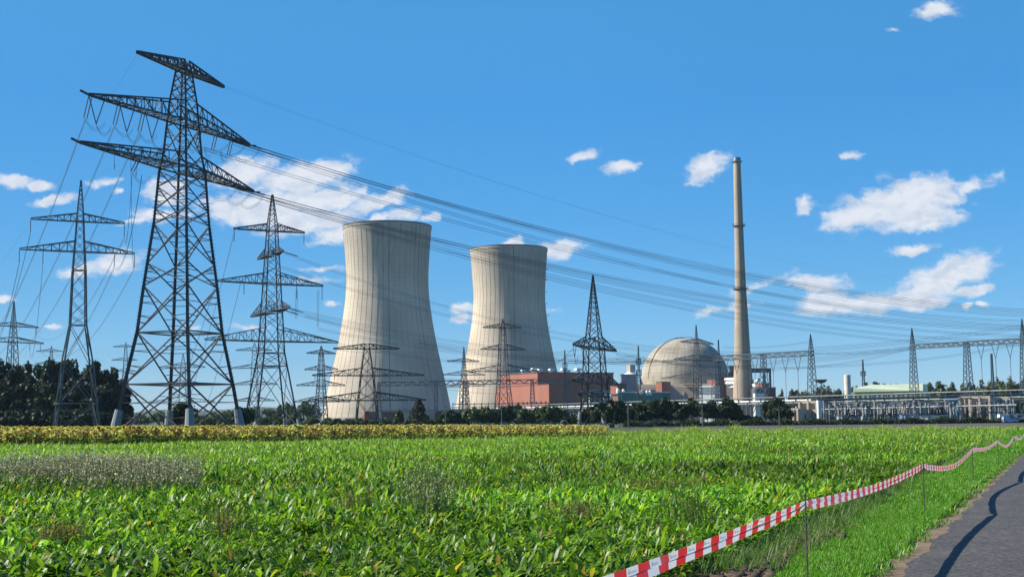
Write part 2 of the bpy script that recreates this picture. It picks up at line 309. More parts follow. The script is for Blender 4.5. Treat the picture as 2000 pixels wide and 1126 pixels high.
# ------------------------------------------------------------------ lattice pylons
def solve_arm(PL, PR, D):
    l, r = ray(*PL), ray(*PR); dl, dr = 1 / l.z, 1 / r.z; s = 2 * D / (dl + dr); dl *= s; dr *= s
    a = l * dl; b = r * dr; d = b - a
    return (a + b) / 2, atan2(d.y, d.x), d.length / 2, EYE + (a.z + b.z) / 2
def pylon(name, label, D, prof, arms, wl=.3, wd=.12, group=None, m=None, ang=None, ratio=.95, second=False, feet=None, cx=None,
          armw=None, taper_top=True, cat='pylon', hz_at=(), armdiv=7, bolts=False):
    """prof: (row, apparent half width in px) from the top down; arms: dict(L, R tips; top row; ins: list)"""
    m = m or M_['steel']; sol = [solve_arm(a['L'], a['R'], D) if 'D2' not in a else solve_arm(a['L'], a['R'], a['D2']) for a in arms]
    if ang is None: ang = sol[0][1]
    if cx is None:
        pxc = None; X = sol[0][0].x; Yc = D
    else: X = W(cx[0], cx[1], D).x; Yc = D
    root = thing(name, label, cat, (X, Yc, 0), group)
    bet = atan2(X, D); k = max(abs(cos(ang + pi / 4 + i * pi / 2 + bet)) for i in range(4))
    pxb = 1000 + F * X / D
    pf = [(max(W(pxb, r, D).z, 0) if i < len(prof) - 1 else 0.0, h / F * sqrt(D * D + X * X) / k) for i, (r, h) in enumerate(prof)]
    pf = sorted(pf)                                       # by height
    zs_, rs_ = [p[0] for p in pf], [p[1] for p in pf]
    R = lambda z: float(np.interp(z, zs_, rs_))
    def cor(z, i): a = ang + pi / 4 + i * pi / 2; return Vector((R(z) * cos(a), R(z) * sin(a), z))
    def P(mb, nm, mt=None, par=None): return mb.build(nm, mt or m, par or root)
    H = zs_[-1]
    # levels
    lv = [0.0]
    while lv[-1] < H * .995:
        z = lv[-1]; st = max(R(z) * sqrt(2) * ratio, H * .018); lv.append(min(z + st, H))
    for zf in zs_[1:-1]:                                  # snap a level to every break of the outline
        j = min(range(1, len(lv)), key=lambda q: abs(lv[q] - zf)); lv[j] = zf
    lv = sorted(set(round(z, 3) for z in lv))
    for i in range(4):
        b = MB()
        for z0, z1 in zip(zs_[:-1], zs_[1:]): 
            t = 1 - .55 * z0 / H; b.bar(cor(z0, i), cor(z1, i), wl * t)
        if bolts:
            c0 = cor(0, i).normalized(); z = 4.0
            while z < H * .63:
                if i in bolts: o_ = cor(z, i); dd = Vector((cos(-bet), sin(-bet), 0)) * (1 if cor(z, i).dot(Vector((cos(-bet), sin(-bet), 0))) > 0 else -1); b.bar(o_, o_ + dd * .42, .07)
                z += .62
        P(b, 'leg')
    b = MB()
    for a0, a1 in zip(lv[:-1], lv[1:]):
        t = 1 - .45 * a0 / H
        for i in range(4):
            j = (i + 1) % 4; A, B, C_, D_ = cor(a0, i), cor(a0, j), cor(a1, i), cor(a1, j)
            b.bar(A, D_, wd * t); b.bar(B, C_, wd * t)
            if second and (a1 - a0) > 1.6:
                X_ = (A + B + C_ + D_) / 4
                for (leg0, leg1, dg0, dg1) in ((A, C_, A, D_), (B, D_, B, C_)):
                    for f in (.22, .36) if (a1 - a0) > 3 else (.3,):
                        b.bar(leg0.lerp(leg1, f), dg0.lerp(dg1, f * .9), wd * .5); b.bar(leg0.lerp(leg1, 1 - f), (dg0 + Vector((0, 0, 0))).lerp(dg1, 0) .lerp(leg1 if False else (B if dg0 == A else A).lerp(leg1, 1 - f), 1), wd * .5)
        if any(abs(a1 - W(pxb, r, D).z) < (a1 - a0) * .5 for r in hz_at):
            for i in range(4): b.bar(cor(a1, i), cor(a1, (i + 1) % 4), wd * 1.1)
            b.bar(cor(a1, 0), cor(a1, 2), wd * .7); b.bar(cor(a1, 1), cor(a1, 3), wd * .7)
    P(b, 'lattice_bracing')
    if feet:
        for i in range(4):
            q = MB(); q.tube([cor(-.3, i) * 1.0, cor(feet[1], i)], feet[0], 10, rs=[feet[0] * 1.25, feet[0] * .85]); q.build('concrete_foot', M_['grey'], root, True)
    att = []
    for a, (c, an, hl, z) in zip(arms, sol):
        zt = W(pxb, a['top'], D).z; u = Vector((cos(an), sin(an), 0)); v = Vector((-sin(an), cos(an), 0)); w_ = (armw or wl * .5) * a.get('k', 1)
        b = MB(); tips = []
        for s in (-1, 1):
            off = Vector((c.x - X, c.y - Yc, 0)); off = off if off.length < hl * .5 else Vector((0, 0, 0))
            T = off + u * s * hl + Vector((0, 0, z)); hb, ht = R(z) / sqrt(2), R(zt) / sqrt(2); n = armdiv
            T1, T2 = T + v * .12, T - v * .12
            for sv, TT in ((1, T1), (-1, T2)):
                B0 = u * s * hb * .9 + v * sv * hb + Vector((0, 0, z)); U0 = u * s * ht * .9 + v * sv * ht + Vector((0, 0, zt))
                b.bar(B0, TT, w_); b.bar(U0, TT + Vector((0, 0, .25)), w_)
                pb, pu = B0, U0
                for q in range(1, n):
                    f = q / n; nb, nu = B0.lerp(TT, f), U0.lerp(TT + Vector((0, 0, .25)), f)
                    b.bar(nb, nu, w_ * .5); b.bar(*((pb, nu) if q % 2 else (pu, nb)), w_ * .5); pb, pu = nb, nu
            for q in range(n):
                f, g = q / n, (q + 1) / n
                B1 = lambda sv, f: (u * s * hb * .9 + v * sv * hb + Vector((0, 0, z))).lerp(T1 if sv > 0 else T2, f)
                b.bar(B1(1, f), B1(-1, g), w_ * .45); b.bar(B1(-1, f), B1(1, g), w_ * .45); b.bar(B1(1, f), B1(-1, f), w_ * .5)
            if a.get('rod'): b.bar(T, T + u * s * a['rod'] + Vector((0, 0, .3)), w_ * 1.2)
            tips.append(T)
        for sv in (1, -1): b.bar(u * R(z) * .7 + v * sv * R(z) * .7 + Vector((0, 0, z)), -u * R(z) * .7 + v * sv * R(z) * .7 + Vector((0, 0, z)), w_)
        P(b, 'crossarm')
        for (f, style, ln) in a.get('ins', ()):           # f from -1 (left tip) to 1 (right tip)
            s = -1 if f < 0 else 1; base = (tips[0] if s < 0 else tips[1]) * abs(f); base.z = z
            q = MB()
            if style == 'I':
                e = base - Vector((0, 0, ln)); q.bar(base, base - Vector((0, 0, .35)), wd * .4); q.tube([base - Vector((0, 0, .3)), e], wd * .62, 6); q.bar(e - v * .35, e + v * .35, wd * .7)
            elif style == 'V':
                e = base - Vector((0, 0, ln)); q.tube([base + u * ln * .42, e], wd * .42, 5); q.tube([base - u * ln * .42, e], wd * .42, 5)
                e2 = e
            elif style == 'T':                             # twin tension strings, pointing along a['dir']
                dd = Vector(a['dir']).normalized(); e = base + dd * ln
                for o_ in (-.3, .3): q.tube([base + u * o_, e + u * o_], wd * .45, 5)
                q.bar(e - u * .45, e + u * .45, wd * .6)
            elif style == 'S':                             # twin strings hanging towards the lower left side
                dd = Vector(a['dir2']).normalized(); e = base + dd * ln
                for o_ in (-.35, .35): q.tube([base + u * o_, e + u * o_], wd * .45, 5)
            q.build('insulator', M_['insul'], root)
            att.append(root.location + e)
            if a.get('loop') and style in ('V', 'T', 'S'):
                g = MB(); E0 = e; nxt = base + u * (-s) * a['loop'] * 1.0 - Vector((0, 0, ln * .95)); 
                for dz in (0, .35):
                    pts = [E0.lerp(nxt, t) - Vector((0, 0, dz + 1.3 * 4 * t * (1 - t))) for t in np.linspace(0, 1, 9)]; g.tube(pts, .032, 3, caps=False)
                g.build('jumper_cable', M_['wire'], root)
    root['_'] = 0; del root['_']
    return root, att, tips if arms else None

bigwires = []
dirR = (.70, .70, -.12)
A_, attA, _ = pylon('transmission_pylon', 'tallest black lattice pylon at the left with three crossarms and concrete feet', 220,
    [(120, 10.5), (145, 16), (199, 25.5), (249, 30.5), (304, 36), (337, 43), (439, 51.5), (560, 68), (650, 78.5), (750, 99.5), (832, 117.5)],
    [dict(L=(157, 279), R=(495, 375), top=303, rod=2.0, k=.95, dir=dirR, dir2=(-.55, .25, -.9), loop=3.0, ins=[(.95, 'T', 3), (.75, 'T', 3), (.55, 'T', 3), (-.6, 'T', 2.4), (-.45, 'S', 2.4), (-.8, 'T', 2)]),
     dict(L=(175, 186), R=(487, 284), top=201, rod=2.0, k=.95, dir=dirR, dir2=(-.25, .1, -1), loop=3.4, ins=[(.95, 'T', 3), (.72, 'T', 3), (.5, 'T', 3), (-.99, 'S', 3.6), (-.93, 'V', 4.2), (-.70, 'S', 3.4), (-.62, 'V', 4.2), (-.44, 'S', 3.4), (-.35, 'V', 4.2), (.48, 'S', 3.0), (.72, 'S', 3), (.25, 'S', 3)]),
     dict(L=(268, 103), R=(437, 171), top=119, k=1.0, ins=[])],
    wl=.50, wd=.20, m=M_['steel_dark'], second=True, ratio=.62, feet=(.72, 4.2), hz_at=(650, 765), armw=.24, armdiv=11, bolts=(0, 1, 2, 3), cx=(349.5, 829))
B_, attB, _ = pylon('transmission_pylon', 'slender grey lattice pylon standing in front of the wood at the left', 270,
    [(352, .6), (417, 6.0), (470, 8.8), (528, 12.5), (635, 15.5), (714, 28.7), (787, 36), (833, 42)],
    [dict(L=(60, 428), R=(244, 437), top=417, ins=[(-1, 'I', 2.7), (.99, 'I', 2.7)]), dict(L=(38, 487), R=(263, 496), top=471, ins=[(-1, 'I', 2.7), (-.61, 'I', 2.7), (.63, 'I', 2.7), (1, 'I', 2.7)])],
    wl=.30, wd=.12, m=M_['steel'], ratio=1.0, hz_at=(635, 787, 528), armw=.17, cx=(148, 832))
C_, attC, _ = pylon('transmission_pylon', 'tall dark lattice pylon with five crossarms between big pylon and cooling tower', 350,
    [(380, 1.4), (437, 10), (488, 13.3), (533, 16), (594, 19.5), (640, 22.4), (689, 25), (799, 46), (832, 56)],
    [dict(L=(456, 447), R=(595, 455), top=437, ins=[(.98, 'I', 3), (-.98, 'I', 3.2)]), dict(L=(503, 507), R=(553, 490), top=483, k=.8, ins=[(.9, 'T', 4)], dir=(.8, .1, -.25)),
     dict(L=(421, 549), R=(631, 559), top=533, ins=[(.98, 'I', 3.6), (.48, 'I', 3.6), (-.5, 'I', 3), (-.98, 'I', 3)]), dict(L=(490, 619), R=(566, 600), top=588, k=.8, dir=(.8, .1, -.25), ins=[(.9, 'T', 4), (.6, 'T', 4)]),
     dict(L=(400, 663), R=(660, 669), top=640, ins=[])],
    wl=.38, wd=.15, m=M_['steel_dark'], ratio=.8, feet=(.55, 3.0), hz_at=(689,), armw=.22, cx=(529, 825), armdiv=8, group=None)
_, attD, _ = pylon('transmission_pylon', 'pale lattice pylon at the left picture edge, rising behind the wood', 500,
    [(588, .5), (628, 4.6), (663, 7.5), (714, 11), (832, 19)],
    [dict(L=(-29, 634), R=(75, 640), top=629, ins=[(.9, 'I', 2.5), (-.9, 'I', 2.5)]), dict(L=(-40, 665), R=(85, 671), top=658, ins=[(.9, 'I', 2.5), (.55, 'I', 2.5), (-.9, 'I', 2.5)])], wl=.34, wd=.16, m=M_['steel'], armw=.25, armdiv=4, cx=(21, 832))
far = dict(wl=.36, wd=.19, m=M_['steel'], armw=.28, armdiv=4)
pylon('transmission_pylon', 'tiny pale pylon showing above the wood left of the slender grey pylon', 900, [(675, .4), (684, 2), (709, 3.3), (832, 11)],
    [dict(L=(71, 686), R=(122, 686), top=681), dict(L=(69, 710), R=(126, 709), top=705)], cx=(97, 832), **far)
pylon('transmission_pylon', 'small distant pylon at the right end of the left wood', 900, [(668, .4), (677, 2.2), (702, 3.4), (722, 4.2), (832, 11)],
    [dict(L=(221, 677), R=(263, 677), top=673), dict(L=(218, 703), R=(268, 703), top=698), dict(L=(222, 725), R=(266, 725), top=720)], cx=(243, 832), **far)
pylon('transmission_pylon', 'distant grey pylon seen through the legs of the tallest pylon', 700, [(690, .5), (712, 4), (746, 5.5), (783, 7), (832, 13)],
    [dict(L=(312, 717), R=(401, 717), top=708), dict(L=(318, 750), R=(396, 749), top=742), dict(L=(291, 785), R=(420, 784), top=775)], cx=(356, 830), **far)
pylon('transmission_pylon', 'small grey pylon partly hidden behind the five-armed pylon', 700, [(669, .5), (683, 4), (717, 5.5), (749, 7), (782, 8), (832, 14)],
    [dict(L=(461, 684), R=(531, 684), top=678), dict(L=(450, 719), R=(548, 718), top=711), dict(L=(452, 751), R=(542, 750), top=743), dict(L=(458, 783), R=(536, 782), top=775)], cx=(496, 828), **far)
pylon('transmission_pylon', 'slim pylon of four crossarms just left of the front cooling tower base', 560, [(675, .8), (689, 4.5), (721, 6.5), (752, 8), (784, 11), (826, 14)],
    [dict(L=(599, 689.5), R=(655, 690.5), top=683), dict(L=(595, 721.5), R=(660, 721.5), top=713), dict(L=(579, 752.5), R=(674, 752.5), top=743), dict(L=(574, 784.5), R=(683, 784), top=773)], cx=(627, 826), **far)
J_, attJ, _ = pylon('transmission_pylon', 'flat topped dark pylon in front of the sunlit side of the front cooling tower', 470, [(671, 4.5), (680, 5.5), (718, 11), (733, 13), (766, 17), (782, 19), (830, 23.5)],
    [dict(L=(651, 681), R=(780, 681), top=671), dict(L=(610, 733), R=(828, 733), top=718, ins=[(-.95, 'I', 1.5), (-.6, 'I', 1.5), (.6, 'I', 1.5)]), dict(L=(602, 782), R=(832, 781), top=765, ins=[(-.7, 'I', 1.5)])],
    wl=.36, wd=.17, m=M_['steel_dark'], armw=.30, armdiv=8, cx=(717, 826), hz_at=(782,), ratio=.9)
pylon('transmission_pylon', 'thin pale pylon in the gap between the two cooling towers', 650, [(677, .4), (703, 3), (731, 5), (755, 8), (822, 13)],
    [dict(L=(874, 705), R=(936, 706), top=700), dict(L=(865, 731.5), R=(947, 732), top=724), dict(L=(872, 756), R=(947, 753), top=747)], cx=(907, 822), **far)
L_, attL, _ = pylon('transmission_pylon', 'grey three-armed pylon in front of the rear cooling tower', 520, [(622, .5), (640, 5), (682, 8.5), (725, 11), (762, 14), (822, 22)],
    [dict(L=(943.5, 639.5), R=(1019, 640.5), top=631), dict(L=(939, 682), R=(1025, 683), top=672), dict(L=(912, 725), R=(1052, 725), top=712)], wl=.34, wd=.17, m=M_['steel'], armw=.26, cx=(984, 822), armdiv=6)
M2, attM, _ = pylon('transmission_pylon', 'black spired pylon with broad platform arms in front of the red brown hall', 300,
    [(537, .7), (657, 16), (673, 19.6), (733, 23), (790, 27), (834, 33)],
    [dict(L=(1120, 673), R=(1203, 686), top=657, k=1.1, loop=2.0, dir=(-.5, -.4, -.3), ins=[(-.95, 'V', 2.6), (-.55, 'V', 2.6)]), dict(L=(1120, 743), R=(1207, 752), top=727, k=1.3), dict(L=(1132, 770), R=(1190, 776), top=762, k=1.2)],
    wl=.34, wd=.16, m=M_['steel_dark'], armw=.2, cx=(1163, 832), ratio=.75, feet=(.5, 3.6), armdiv=6)
pylon('transmission_pylon', 'thin grey pylon standing in front of the reactor dome', 560, [(634, .5), (667, 3.4), (701, 7), (738, 7.5), (818, 10)],
    [dict(L=(1330, 667.5), R=(1393, 672), top=661), dict(L=(1317, 701.5), R=(1410, 705), top=693), dict(L=(1293, 739), R=(1417, 736), top=726)], wl=.30, wd=.16, m=M_['steel'], armw=.24, cx=(1364, 818), armdiv=5)

def mast(label, px, top, D, base=None, half=5, frames=(), topw=.6, w=.16, m=None, cat='mast', group=None):
    m = m or M_['steel_blue']; zt = W(px, top, D).z; X = W(px, (top + HZ(px)) / 2, D).x; root = thing('lattice_mast', label, cat, (X, D, 0), group)
    r = half / F * D; R = lambda z: topw / F * D + (r - topw / F * D) * (1 - z / zt)
    cr = lambda z, i: Vector((R(z) * (1, -1, -1, 1)[i], R(z) * (1, 1, -1, -1)[i], z))
    b = MB()
    for i in range(4): b.bar(cr(0, i), cr(zt, i), w)
    b.build('mast_leg', m, root); b = MB(); z = 0
    while z < zt * .97:
        z1 = min(z + max(R(z) * 2.6, zt * .03), zt)
        for i in range(4):
            j = (i + 1) % 4; b.bar(cr(z, i), cr(z1, j), w * .6)
        z = z1
    b.build('lattice_bracing', m, root)
    for (rw, hw) in frames:
        zz = W(px, rw, D).z; hh = hw / F * D; b = MB()
        for dz in (-.035 * zt, .035 * zt):
            for i in range(4):
                p = [(-hh, -hh), (hh, -hh), (hh, hh), (-hh, hh)]; a, c = p[i], p[(i + 1) % 4]; b.bar((a[0], a[1], zz + dz), (c[0], c[1], zz + dz), w)
        for p in ((-hh, -hh), (hh, -hh), (hh, hh), (-hh, hh)): b.bar((p[0], p[1], zz - .035 * zt), (p[0], p[1], zz + .035 * zt), w)
        b.build('platform', m, root)
    return root
mast('thin lightning mast with a box frame, beside the black spired pylon', 1104, 683, 480, half=4.5, frames=((714, 4),), w=.2)
mast('thin blue grey lightning mast left of the reactor dome', 1248, 675, 520, half=4.5, frames=((706, 4), (728, 4.5)), w=.22)
mast('small blue grey mast at the right edge of the reactor dome', 1405, 663, 700, half=5, frames=((700, 5),), w=.28)
mast('small distant mast with two crossbars behind the pale green building', 1687, 702, 700, half=4.5, frames=((729, 4),), w=.26)
mast('plain pale pole mast between the hanging insulators of the right gantry', 1939, 690, 480, half=3, topw=1.2, w=.2)
mast('slim twin pole mast before the shaded foot of the front cooling tower', 852, 742, 560, half=3.2, topw=2.2, w=.2)

# ------------------------------------------------------------------ substation gantries
def gantry(label, tL, tR, pL, pR, DL, DR, thick, towers, ins, m, name='gantry'):
    """beam from pixel (pL) at depth DL to (pR) at depth DR"""
    A, B = W(*pL, DL), W(*pR, DR); B.z = A.z = (A.z + B.z) / 2
    root = thing(name, label, 'gantry', (A.x, A.y, 0)); off = Vector((A.x, A.y, 0)); u = (B - A).normalized(); v = Vector((-u.y, u.x, 0)); h = thick / F * (DL + DR) / 2
    b = MB(); n = int((B - A).length / (h * 1.3)); A0, B0 = A - off, B - off; hh = Vector((0, 0, h))
    for s in (-1, 1):
        o = v * s * h * .45; b.bar(A0 + o, B0 + o, .34); b.bar(A0 + o - hh, B0 + o - hh, .34)
        for i in range(n):
            p, q = A0.lerp(B0, i / n) + o, A0.lerp(B0, (i + 1) / n) + o; b.bar(*((p, q - hh) if i % 2 else (p - hh, q)), .2)
    for i in range(n + 1):
        p = A0.lerp(B0, i / n); b.bar(p + v * h * .45, p - v * h * .45, .12); b.bar(p + v * h * .45 - hh, p - v * h * .45 - hh, .12)
    b.build('lattice_beam', m, root)
    for (f, top, half) in towers:                          # f along the beam; top row or None; half width of the base in px
        P0 = A0.lerp(B0, f); Dm = DL + (DR - DL) * f; zt = W(1000 + F * (P0.x + off.x) / Dm, top, Dm).z if top else P0.z; r = half / F * Dm; rt = r * .38
        b = MB(); zb = P0.z
        def c(z, i): 
            rr = r + (rt - r) * z / zb if z <= zb else rt * max(0.06, 1 - (z - zb) / (zt - zb + .01)); s = ((1, 1), (-1, 1), (-1, -1), (1, -1))[i]; return Vector((P0.x, P0.y, z)) + u * rr * s[0] + v * rr * s[1]
        for i in range(4):
            b.bar(c(0, i), c(zb, i), .18)
            if top: b.bar(c(zb, i), c(zt, i), .18)
        z = 0
        while z < zt - .5:
            st = max((r + (rt - r) * min(z / zb, 1)) * 1.9, 1.1); z1 = min(z + st, zt)
            for i in range(4):
                j = (i + 1) % 4; b.bar(c(z, i), c(z1, j), .09); b.bar(c(z, j), c(z1, i), .09)
            z = z1
        b.build('lattice_column', m, root)
    for f, drop in ins:
        P0 = A0.lerp(B0, f) - hh; e = P0 - Vector((0, 0, h * 3.4)); w_ = h * .95; b = MB()
        b.tube([P0 + u * w_, e], .1, 5); b.tube([P0 - u * w_, e], .1, 5); b.build('insulator', M_['steel_blue'], root)
        b = MB(); b.bar(e, e - Vector((0, 0, drop)), .11); b.build('dropper_cable', M_['wire'], root)
    return root
gantry('blue grey lattice gantry beam crossing in front of the chimney', None, None, (1400, 694.5), (1587, 685.5), 480, 450, 8.5,
       [(.985, 652, 9.5), (.50, None, 9), (-.02, None, 8)], [(.215, 12), (.41, 12), (.60, 16), (.725, 16), (.85, 16), (.09, 10)], M_['steel_blue'])
gantry('blue grey lattice gantry beam running off the right picture edge', None, None, (1782, 672), (2060, 658), 420, 385, 8,
       [(0.0, 640, 8.5), (.40, None, 9.5), (.79, 622, 9)], [(.50, 16), (.60, 16), (.70, 16), (.86, 16)], M_['steel_blue'])
gantry('dark lattice gantry beam in front of the rear cooling tower and red hall', None, None, (740, 749), (1112, 736), 620, 600, 7.5,
       [(.81, None, 6), (.46, None, 7), (.0, None, 5), (1.0, None, 5)], [], M_['steel'])

# ------------------------------------------------------------------ conductors
def cable(P0, P1, sag, label, group, r=.045, n=26, name='power_line'):
    P0, P1 = Vector(P0), Vector(P1); b = MB(); pts = []
    for t in np.linspace(0, 1, n): p = P0.lerp(P1, float(t)) - Vector((0, 0, sag * 4 * t * (1 - t))); pts.append(p - P0)
    b.tube(pts, r, 3, caps=False); o = b.build(name, M_['wire'], None, False, P0); tag(o, label, 'power line', group); return o
def twin(P0, P1, sag, label, group, r=.05, d=.45):
    for k in (0, 1): cable(Vector(P0) + Vector((0, 0, -d * k)), Vector(P1) + Vector((0, 0, -d * k)), sag, label, group, r)
G1 = 'conductors running right from the tallest pylon'; l1 = 'black conductor sweeping down to the right from the tallest pylon, above the cooling towers'
l1b = 'black conductor of the lower bundle, sweeping right across the cooling tower tops'
low = attA[:6]; mid = attA[6:]
for i, (k, y, sg) in enumerate(((0, 608, 7.6), (1, 613, 8.0), (2, 618, 8.6), (11, 624, 9.4), (2, 632, 10.2))):
    twin(mid[k] + Vector((0, 0, -.5 * (i == 4))), W(2160, y, 430 + 6 * i), sg, l1, G1, .042)
for i, (k, y, sg) in enumerate(((0, 636, 7.6), (1, 640, 8.1), (2, 650, 8.8), (1, 658, 9.6), (2, 664, 10.6))):
    twin(low[k] + Vector((0, 0, -.5 * (i > 2))), W(2160, y, 430 + 6 * i), sg, l1b, 'lower conductors running right from the tallest pylon', .042)
tipT = (W(437, 171, 230), W(268, 103, 208))
for i, t in enumerate(tipT): cable(t, W(2160, 560 + 20 * i, 480), 12, 'faint earth wire high across the open sky to the right', 'earth wires', .010)
cable(W(268, 106, 209), W(-120, 660, 520), 4, 'faint earth wire falling left from the topmost arm', None, .02)
Gl = 'conductors running down left from the tallest pylon'
for k, e in ((3, (-60, 700, 520)), (5, (-30, 705, 540)), (7, (10, 700, 560))):
    twin(mid[k], W(*e), 9, 'conductor falling steeply to the lower left from the tallest pylon', Gl, .04)
for a, e in ((attB[0], attD[1]), (attB[2], attD[4]), (attB[3], attD[3]), (attB[1], attD[0]), (attB[4], attD[2]), (attB[5], attD[2] + Vector((3, 0, 1)))):
    twin(a, e, 9, 'conductor between the slender grey pylon and the pylon at the left edge', 'conductors left of the wood', .035, .4)
for a, e in ((attB[1], low[4]), (attB[4], low[4] + Vector((1, 2, 0))), (attB[5], low[5] + Vector((2, 2, 0)))):
    twin(a, e, 5, 'conductor rising from the slender grey pylon behind the tallest pylon', 'conductors behind the tallest pylon', .03, .4)
Gc = 'conductors from the five-armed pylon towards the gantries'; lc = 'conductor crossing the cooling towers from the five-armed pylon to the gantries'
for (a, b_, sg) in (((556, 492, 352), (1590, 683, 455), 9), ((548, 519, 355), (1590, 690, 455), 8), ((568, 601, 348), (1785, 674, 425), 9), ((563, 607, 350), (1785, 678, 425), 9.5), ((620, 640, 352), (1410, 694, 470), 5), ((595, 615, 352), (1410, 690, 470), 7),
                    ((820, 668, 470), (1590, 684, 455), 5), ((660, 669, 350), (1250, 690, 520), 5)):
    twin(W(*a), W(*b_), sg, lc, Gc, .04, .5)
for (a, b_) in (((421, 551, 352), (330, 850, 420)), ((470, 551, 352), (395, 840, 440)), ((458, 450, 352), (360, 810, 430))):
    twin(W(*a), W(b_[0], min(b_[1], 815), b_[2]), 2, 'conductor slanting down left of the five-armed pylon', 'conductors left of the five-armed pylon', .035, .4)
for px, a, b_ in ((620, 566, 638), (578, 566, 622)):
    cable(W(px, a, 352), W(px - 1, b_, 352), 0, 'vertical dropper hanging beside the five-armed pylon', 'vertical droppers', .05, 2)
    cable(W(px + 3, a, 352), W(px + 2, b_, 352), 0, 'vertical dropper hanging beside the five-armed pylon', 'vertical droppers', .05, 2)
for i, (a, b_, sg) in enumerate((((1590, 690, 450), (2150, 633, 400), 1.2), ((1590, 684, 450), (2150, 615, 400), 1.2), ((1590, 678, 450), (2150, 607, 400), 1.5), ((1590, 688, 450), (1785, 680, 420), .8), ((1203, 690, 302), (1785, 676, 420), 5), ((1203, 686, 300), (1590, 686, 450), 4), ((1412, 676, 480), (1590, 664, 450), 1), ((1203, 700, 320), (2100, 645, 400), 5.5))):
    twin(W(*a), W(*b_), sg, 'conductor between gantries at the right, low over the substation', 'conductors above the substation', .035, .4)
for i, (a, b_) in enumerate((((651, 681, 470), (780, 681, 470)), ((720, 733, 470), (1100, 742, 600)), ((760, 740, 470), (1000, 770, 600)), ((700, 735, 470), (1110, 738, 602)), ((828, 734, 470), (1040, 742, 600)), ((740, 742, 470), (960, 752, 600)), ((1020, 725, 520), (1120, 690, 302)), ((1050, 727, 520), (1120, 680, 302)), ((1025, 683, 520), (1160, 676, 304)))):
    cable(W(*a), W(*b_), 1.2, 'thin conductor low in front of the shaded cooling tower flanks', 'low conductors by the towers', .05, 14)

# ------------------------------------------------------------------ cooling towers
def tower_material(seed):
    m = bpy.data.materials.new('cooling tower concrete'); m.use_nodes = True
    N, L, M = new_nodes(m.node_tree)
    o = N('ShaderNodeOutputMaterial'); b = N('ShaderNodeBsdfPrincipled'); L(b.outputs[0], o.inputs[0]); b.inputs['Roughness'].default_value = .9; b.inputs['Specular IOR Level'].default_value = .2
    tc = N('ShaderNodeTexCoord'); sx = N('ShaderNodeSeparateXYZ'); L(tc.outputs['Object'], sx.inputs[0])
    ang = M('ARCTAN2', sx.outputs[1], sx.outputs[0])
    cy = N('ShaderNodeCombineXYZ'); L(M('MULTIPLY', ang, 30), cy.inputs[0]); L(M('MULTIPLY', sx.outputs[2], .05), cy.inputs[1]); cy.inputs[2].default_value = seed
    st = N('ShaderNodeTexNoise'); st.inputs['Scale'].default_value = 1.4; st.inputs['Detail'].default_value = 6; st.inputs['Roughness'].default_value = .65; L(cy.outputs[0], st.inputs['Vector'])
    bl = N('ShaderNodeTexNoise'); bl.inputs['Scale'].default_value = .035; bl.inputs['Detail'].default_value = 6; L(tc.outputs['Object'], bl.inputs['Vector'])
    base = N('ShaderNodeValToRGB'); ramp(base, [(.28, (.40, .335, .255)), (.72, (.62, .535, .42))]); L(bl.outputs[0], base.inputs[0])
    # dark run-off streaks, strongest below the rim
    hz = N('ShaderNodeMapRange'); L(sx.outputs[2], hz.inputs[0]); hz.inputs[1].default_value = 75; hz.inputs[2].default_value = 138; hz.inputs[3].default_value = .10; hz.inputs[4].default_value = .40
    sr = N('ShaderNodeMapRange'); L(st.outputs[0], sr.inputs[0]); sr.inputs[1].default_value = .47; sr.inputs[2].default_value = .68
    k = M('MULTIPLY', sr.outputs[0], hz.outputs[0])
    # rib lines: 96 meridional joints, each with its own amount of dirt
    fr = M('FRACT', M('ADD', M('MULTIPLY', ang, 48 / (2 * pi)), 48.5)); ln = M('LESS_THAN', M('ABSOLUTE', M('SUBTRACT', fr, .5)), .055)
    vr = N('ShaderNodeTexWhiteNoise', noise_dimensions='1D'); L(M('FLOOR', M('ADD', M('MULTIPLY', ang, 48 / (2 * pi)), 48.5)), vr.inputs['W'])
    kl = M('MULTIPLY', ln, M('MULTIPLY_ADD', M('POWER', vr.outputs['Value'], 2.0), .62, .12))
    # pour joints every 1.5 m
    fz = M('LESS_THAN', M('FRACT', M('MULTIPLY', sx.outputs[2], 1 / 3.0)), .07)
    tot = M('MINIMUM', M('ADD', M('ADD', k, kl), M('MULTIPLY', fz, .17)), .82)
    top = N('ShaderNodeMapRange', interpolation_type='SMOOTHSTEP'); L(sx.outputs[2], top.inputs[0]); top.inputs[1].default_value = 95; top.inputs[2].default_value = 141; top.inputs[4].default_value = .40
    gt = N('ShaderNodeMix', data_type='RGBA'); L(top.outputs[0], gt.inputs[0]); L(base.outputs[0], gt.inputs[6]); gt.inputs[7].default_value = (.27, .265, .24, 1)
    mx = N('ShaderNodeMix', data_type='RGBA'); L(tot, mx.inputs[0]); L(gt.outputs[2], mx.inputs[6]); mx.inputs[7].default_value = (.065, .062, .055, 1); L(mx.outputs[2], b.inputs['Base Color'])
    return m
def hz_profile():
    t = [(5, 47.4), (12, 45.9), (22, 44.0), (37, 40.7), (52, 37.2), (67, 34.3), (83, 31.7), (98, 30.1), (108, 29.9), (120, 30.6), (132, 31.5), (143, 32.4)]
    return lambda z: float(np.interp(z, [a for a, _ in t], [b for _, b in t]))
def smooth_profile(f, z0, z1, n):
    zs = np.linspace(z0, z1, n); return [(sum(f(min(max(z + d, z0), z1)) for d in (-7, -3.5, 0, 3.5, 7)) / 5 if z0 + 7 < z < z1 - 7 else f(z), float(z)) for z in zs]
